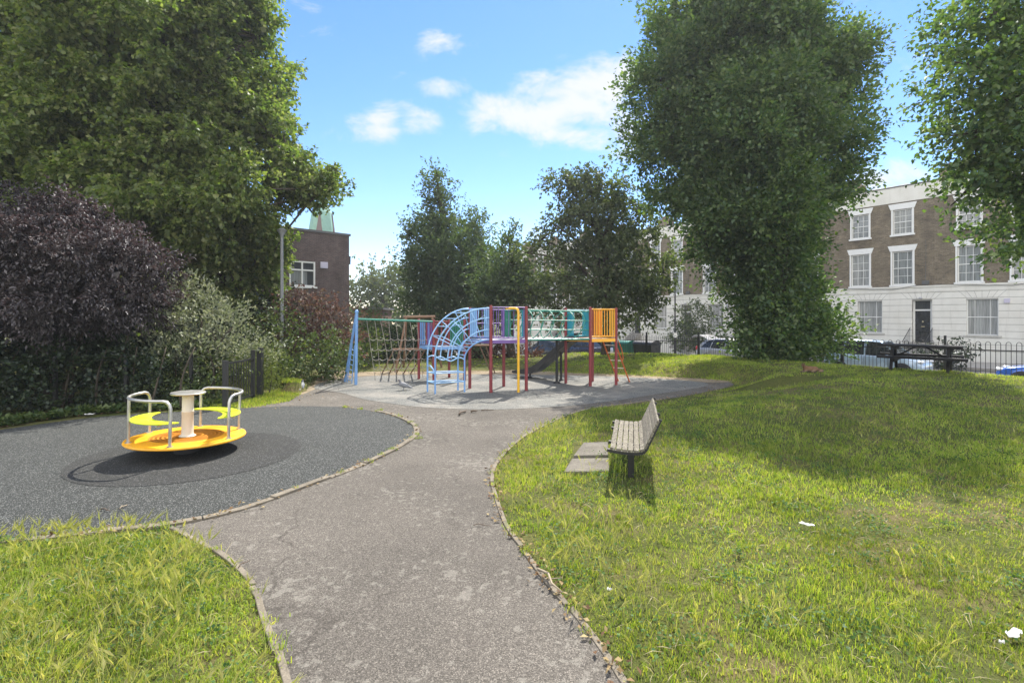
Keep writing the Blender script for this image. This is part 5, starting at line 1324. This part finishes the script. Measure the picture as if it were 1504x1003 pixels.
b.ell((0,0,.11),(.24,.105,.105),16,12); b.ell((-.16,.02,.105),(.14,.115,.105),14,10); b.ell((.16,0,.125),(.13,.09,.105),14,10)
b.tube([(.20,0,.15),(.26,.01,.20),(.29,.02,.235)],[.075,.06,.052],10)
b.ell((.31,.03,.245),(.062,.056,.05),12,10); b.tube([(.33,.04,.24),(.37,.062,.222),(.40,.08,.215)],[.036,.022,.013],9)
for s in (-1,1):
    b.tube([(.295,.03+s*.036,.275),(.287,.03+s*.046,.315),(.285,.03+s*.05,.335)],[.026,.016,.004],8)
    b.tube([(.18,s*.06,.08),(.28,s*.07,.035),(.37,s*.055,.025)],[.045,.026,.02],8)
b.tube([(-.12,.10,.09),(-.02,.15,.05),(.06,.14,.03)],[.07,.04,.024],8)
b.tube([(-.27,0,.10),(-.36,.06,.07),(-.36,.16,.06),(-.27,.22,.055),(-.16,.23,.05)],[.035,.05,.06,.055,.02],10)
animal_body(b,'body',M_FOX,fox,.010)
M_EYE=paint('dark_eye',(.01,.008,.006),.15,.1); b=MB()
b.ell((.402,.081,.217),(.011,.011,.009)); b.build('nose',M_EYE,fox,smooth=True)
for s in (-1,1):
    b=MB(); b.ell((.352+.006*s*-1,.052+s*.027,.258),(.009,.008,.008)); b.build('eye',M_EYE,fox,smooth=True)
M_PIG=fur_mat('pigeon_feathers',[(.0,(.24,.25,.27)),(.5,(.20,.21,.235)),(.8,(.10,.11,.13)),(1.,(.07,.08,.11))],2,.08,.30,.6,90)
def pigeon(label,px,py,rot):
    x,y=at(px,py); t=thing('pigeon',label,'pigeon',(x,y,.012),rot,'pigeons on the play area')
    b=MB(); m=Matrix.Rotation(R(-22),3,'Y')
    b.ell((0,0,.135),(.125,.068,.068),14,10,m); b.ell((.055,0,.155),(.07,.062,.065),12,10)
    b.tube([(.07,0,.18),(.10,0,.225),(.108,0,.25)],[.05,.032,.026],10); b.ell((.115,0,.262),(.034,.026,.027),12,8)
    b.tube([(-.09,0,.10),(-.17,0,.072),(-.225,0,.058)],[.045,.032,.02],8)
    for s in (-1,1):
        b.ell((-.03,s*.055,.135),(.125,.02,.048),12,8,m); b.tube([(.0,s*.028,.08),(.005,s*.03,.035),(.0,s*.03,.008)],[.02,.007,.006],7)
        for a in (-25,0,25): b.tube([(.0,s*.03,.008),(.038*math.cos(R(a)),s*.03+.038*math.sin(R(a)),.006)],[.006,.004],6)
    animal_body(b,'body',M_PIG,t,.0055)
    b=MB(); b.tube([(.143,0,.258),(.160,0,.252),(.172,0,.246)],[.008,.006,.002],7); b.build('beak',M_EYE,t,smooth=True)
    for s in (-1,1):
        b=MB(); b.ell((.124,s*.022,.268),(.005,.004,.005)); b.build('eye',P_DORG,t,smooth=True)
pigeon('grey pigeon walking on the play surface under the scramble net',593,573.5,R(195)); pigeon('grey pigeon on the bare ground at the edge of the sunny grass by the shrubs',443,575,R(100))

# ------------------------------------------------------------------ litter, twigs
M_TISSUE=paint('white_paper',(.60,.60,.58),.8,.12)
def tissue(label,px,py,wx,wy,seed,zg=None,rot=0.,name='paper_litter'):
    r=np.random.default_rng(seed); z=gz(*at(px,py)); 
    for _ in range(4): x,y=at(px,py,z); z=gz(x,y)
    n=14; ph=r.random(8)*6.28; vs=[];fs=[]
    for j in range(n+1):
        for i in range(n+1):
            u,v=i/n*2-1,j/n*2-1; rr=math.hypot(u,v); a=math.atan2(v,u); k=max(abs(u),abs(v))/(rr+1e-6)
            edge=k*(.80+.16*math.sin(2*a+ph[0])+.10*math.sin(3*a+ph[1])); uu,vv=u*edge,v*edge
            h=.007*(math.sin(4*uu+ph[2])*math.cos(5*vv+ph[3])+.7*math.sin(8*uu+5*vv+ph[4]))+.02
            vs.append((uu*wx/2,vv*wy/2,h))
    for j in range(n):
        for i in range(n): fs.append((j*(n+1)+i,j*(n+1)+i+1,(j+1)*(n+1)+i+1,(j+1)*(n+1)+i))
    b=MB(); b.add(vs,fs); o=b.build(name,M_TISSUE,smooth='auto'); s=o.modifiers.new('t','SOLIDIFY'); s.thickness=.003
    o.location=(x,y,z+.035); o.rotation_euler=(0,0,rot); tag(o,label,'paper litter'); return o
tissue('crumpled white paper lying alone in the middle of the lawn',1186,778,.15,.055,1,rot=-.4)
tissue('small white paper scrap in the grass near the path edge',893,876,.055,.03,2)
tissue('largest crumpled white tissue, by the frame edge of the lawn',1489,942,.15,.08,3,rot=.3)
tissue('tiny white scrap beside the largest tissue on the lawn',1471,955,.045,.03,4)
tissue('dirty white paper lying on the weeds under the hedge',131,612,.26,.12,5)
M_TWIG=paint('dead_twig',(.10,.075,.055),.9,.25); M_TWIGP=paint('pale_stick',(.30,.25,.18),.9,.2)
def twig(label,p,q,r,mat=M_TWIG,zz=.016):
    (x,y),(x2,y2)=at(*p),at(*q); b=MB(); d=Vector((x2-x,y2-y,0)); s=Vector((-d.y,d.x,0))*.08
    z0=gz(x,y)+zz; b.tube([(0,0,r),tuple(d*.3+s+Vector((0,0,r+.01))),tuple(d*.65-s*.4+Vector((0,0,r+.004))),tuple(d+Vector((0,0,r)))],[r,r*.9,r*.8,r*.4],6)
    b.tube([tuple(d*.45+Vector((0,0,r))),tuple(d*.6+s*3+Vector((0,0,r+.015)))],[r*.6,r*.2],5)
    o=b.build('twig',mat,smooth=True); o.location=(x,y,z0); tag(o,label,'twig')
twig('dark bent stick on the path before the play surface',(675,611),(685,605),.022); twig('short dark stub of wood on the path',(692,607),(701,606),.022); twig('long thin dark twig on the path near the kerb of the play surface',(707,604.5),(725,604),.012)
twig('dark little stick on the black rubber near the lawn corner',(148,751),(162,753),.007); twig('pale stick on the black rubber beside the dark one',(176,750),(187,744),.006,M_TWIGP)
twig('thin twig lying across the path by the grass edge',(695,774),(722,775),.004); twig('pale broken branch lying along the kerb',(790,845),(826,880),.010,M_TWIGP,.04); twig('small grey twig on the path by the corner grass',(350,838),(368,826),.004)

# ------------------------------------------------------------------ light, sky, camera
SUN=Vector((.27,.78,1.)).normalized(); EL=math.asin(SUN.z); AZ=math.atan2(SUN.x,SUN.y)
sd=bpy.data.lights.new('sun','SUN'); sd.energy=4.3; sd.angle=R(.53); sd.color=(1.,.93,.82)
so=bpy.data.objects.new('sun',sd); COL.objects.link(so); so.rotation_euler=SUN.to_track_quat('Z','Y').to_euler(); so.location=(10,20,40)
SKY_STRENGTH=.14; EXPO=1.2
w=bpy.data.worlds.new('World'); SC.world=w; w.use_nodes=True; nt=w.node_tree; nt.nodes.clear()
sky=nd(nt,'ShaderNodeTexSky',None,sky_type='NISHITA'); sky.sun_disc=False; sky.sun_elevation=EL; sky.sun_rotation=AZ; sky.altitude=50; sky.air_density=1.; sky.dust_density=.05; sky.ozone_density=2.5
col=nd(nt,'ShaderNodeHueSaturation',{'Saturation':1.22,'Value':.76,'Color':sky.outputs[0]}).outputs[0]
col=mixc(nt,1.,col,(1.,.90,.98),'MULTIPLY')
tc=nd(nt,'ShaderNodeTexCoord').outputs['Generated']; s3=nd(nt,'ShaderNodeSeparateXYZ',{0:tc})
yy=math_(nt,'MAXIMUM',math_(nt,'ABSOLUTE',s3.outputs[1]),.05); u=math_(nt,'DIVIDE',s3.outputs[0],yy); v=math_(nt,'DIVIDE',s3.outputs[2],yy)
uv=nd(nt,'ShaderNodeCombineXYZ',{0:u,1:v,2:s3.outputs[1]}).outputs[0]
tot=None
for cx,cy,rx,ry,amp in [(845,140,140,66,1.15),(770,170,115,50,1.),(900,110,70,40,.85),(925,190,60,60,.8),(545,185,70,42,.85),(620,182,50,28,.85),(655,127,46,22,.78),(635,68,44,28,.8),(550,155,26,12,.45),(1310,258,85,36,1.),(1385,180,40,30,.9),(740,322,45,22,.75),(790,350,40,40,.8),(830,205,140,45,.8)]:
    d=nd(nt,'ShaderNodeVectorMath',{0:uv,1:((cx-CX)/F,(HY-cy)/F,0)},operation='SUBTRACT').outputs[0]
    d=nd(nt,'ShaderNodeVectorMath',{0:d,1:(F/rx,F/ry,0)},operation='MULTIPLY').outputs[0]
    l=nd(nt,'ShaderNodeVectorMath',{0:d},operation='LENGTH').outputs['Value']
    m=nd(nt,'ShaderNodeMapRange',{0:l,1:0.,2:1.35,3:amp,4:0.},interpolation_type='SMOOTHSTEP').outputs[0]
    tot=m if tot is None else math_(nt,'MAXIMUM',tot,m)
stv=nd(nt,'ShaderNodeMapping',{'Vector':uv,'Scale':(8,13,8),'Rotation':(0,0,R(12))}).outputs[0]
n1=noise(nt,1.,9,.62,stv,.35)
al=math_(nt,'ADD',tot,math_(nt,'MULTIPLY',math_(nt,'SUBTRACT',n1,.5),2.6))
al=nd(nt,'ShaderNodeMapRange',{0:al,1:.28,2:1.10,3:0.,4:.95},interpolation_type='SMOOTHSTEP').outputs[0]
CL=1.0/(SKY_STRENGTH*2**EXPO)
col=mixc(nt,al,col,(CL*.95,CL*.97,CL*1.0))
# broken bright cloud added as shadow fill, unseen overhead and behind the camera
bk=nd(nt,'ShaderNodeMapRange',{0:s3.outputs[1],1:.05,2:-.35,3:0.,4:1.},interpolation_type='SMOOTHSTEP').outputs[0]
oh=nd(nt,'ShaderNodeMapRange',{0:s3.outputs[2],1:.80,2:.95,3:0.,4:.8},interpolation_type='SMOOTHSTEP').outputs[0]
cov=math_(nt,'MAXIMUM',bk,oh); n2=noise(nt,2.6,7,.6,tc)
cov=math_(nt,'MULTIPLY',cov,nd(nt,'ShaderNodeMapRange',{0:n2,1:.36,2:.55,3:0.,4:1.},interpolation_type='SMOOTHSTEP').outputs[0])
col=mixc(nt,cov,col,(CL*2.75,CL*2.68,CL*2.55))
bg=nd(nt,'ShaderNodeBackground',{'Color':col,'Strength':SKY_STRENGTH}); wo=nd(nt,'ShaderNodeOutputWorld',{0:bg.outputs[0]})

cd=bpy.data.cameras.new('camera'); cam=bpy.data.objects.new('camera',cd); COL.objects.link(cam); SC.camera=cam
cam.location=(0,0,EYE); cam.rotation_euler=(PI/2,0,0); cd.sensor_width=36; cd.sensor_fit='HORIZONTAL'; cd.lens=36*F/1504; cd.shift_y=-(501.5-HY)/1504
cd.clip_start=.05; cd.clip_end=5000
SC.view_settings.view_transform='Standard'; SC.view_settings.look='None'; SC.view_settings.exposure=EXPO; SC.view_settings.gamma=1
SC.cycles.max_bounces=12; SC.cycles.transmission_bounces=8; SC.cycles.diffuse_bounces=6; SC.cycles.glossy_bounces=2

HAZE=.0008
if HAZE:
    m,nt,out=new_mat('summer_haze'); v=nd(nt,'ShaderNodeVolumePrincipled',{'Color':(.86,.92,1.),'Density':HAZE,'Anisotropy':.35}); nt.links.new(v.outputs[0],out.inputs[1])
    b=MB(); b.box2((-165,-65,-3.2),(165,265,21)); o=b.build('haze',m); tag(o,kind='stuff')
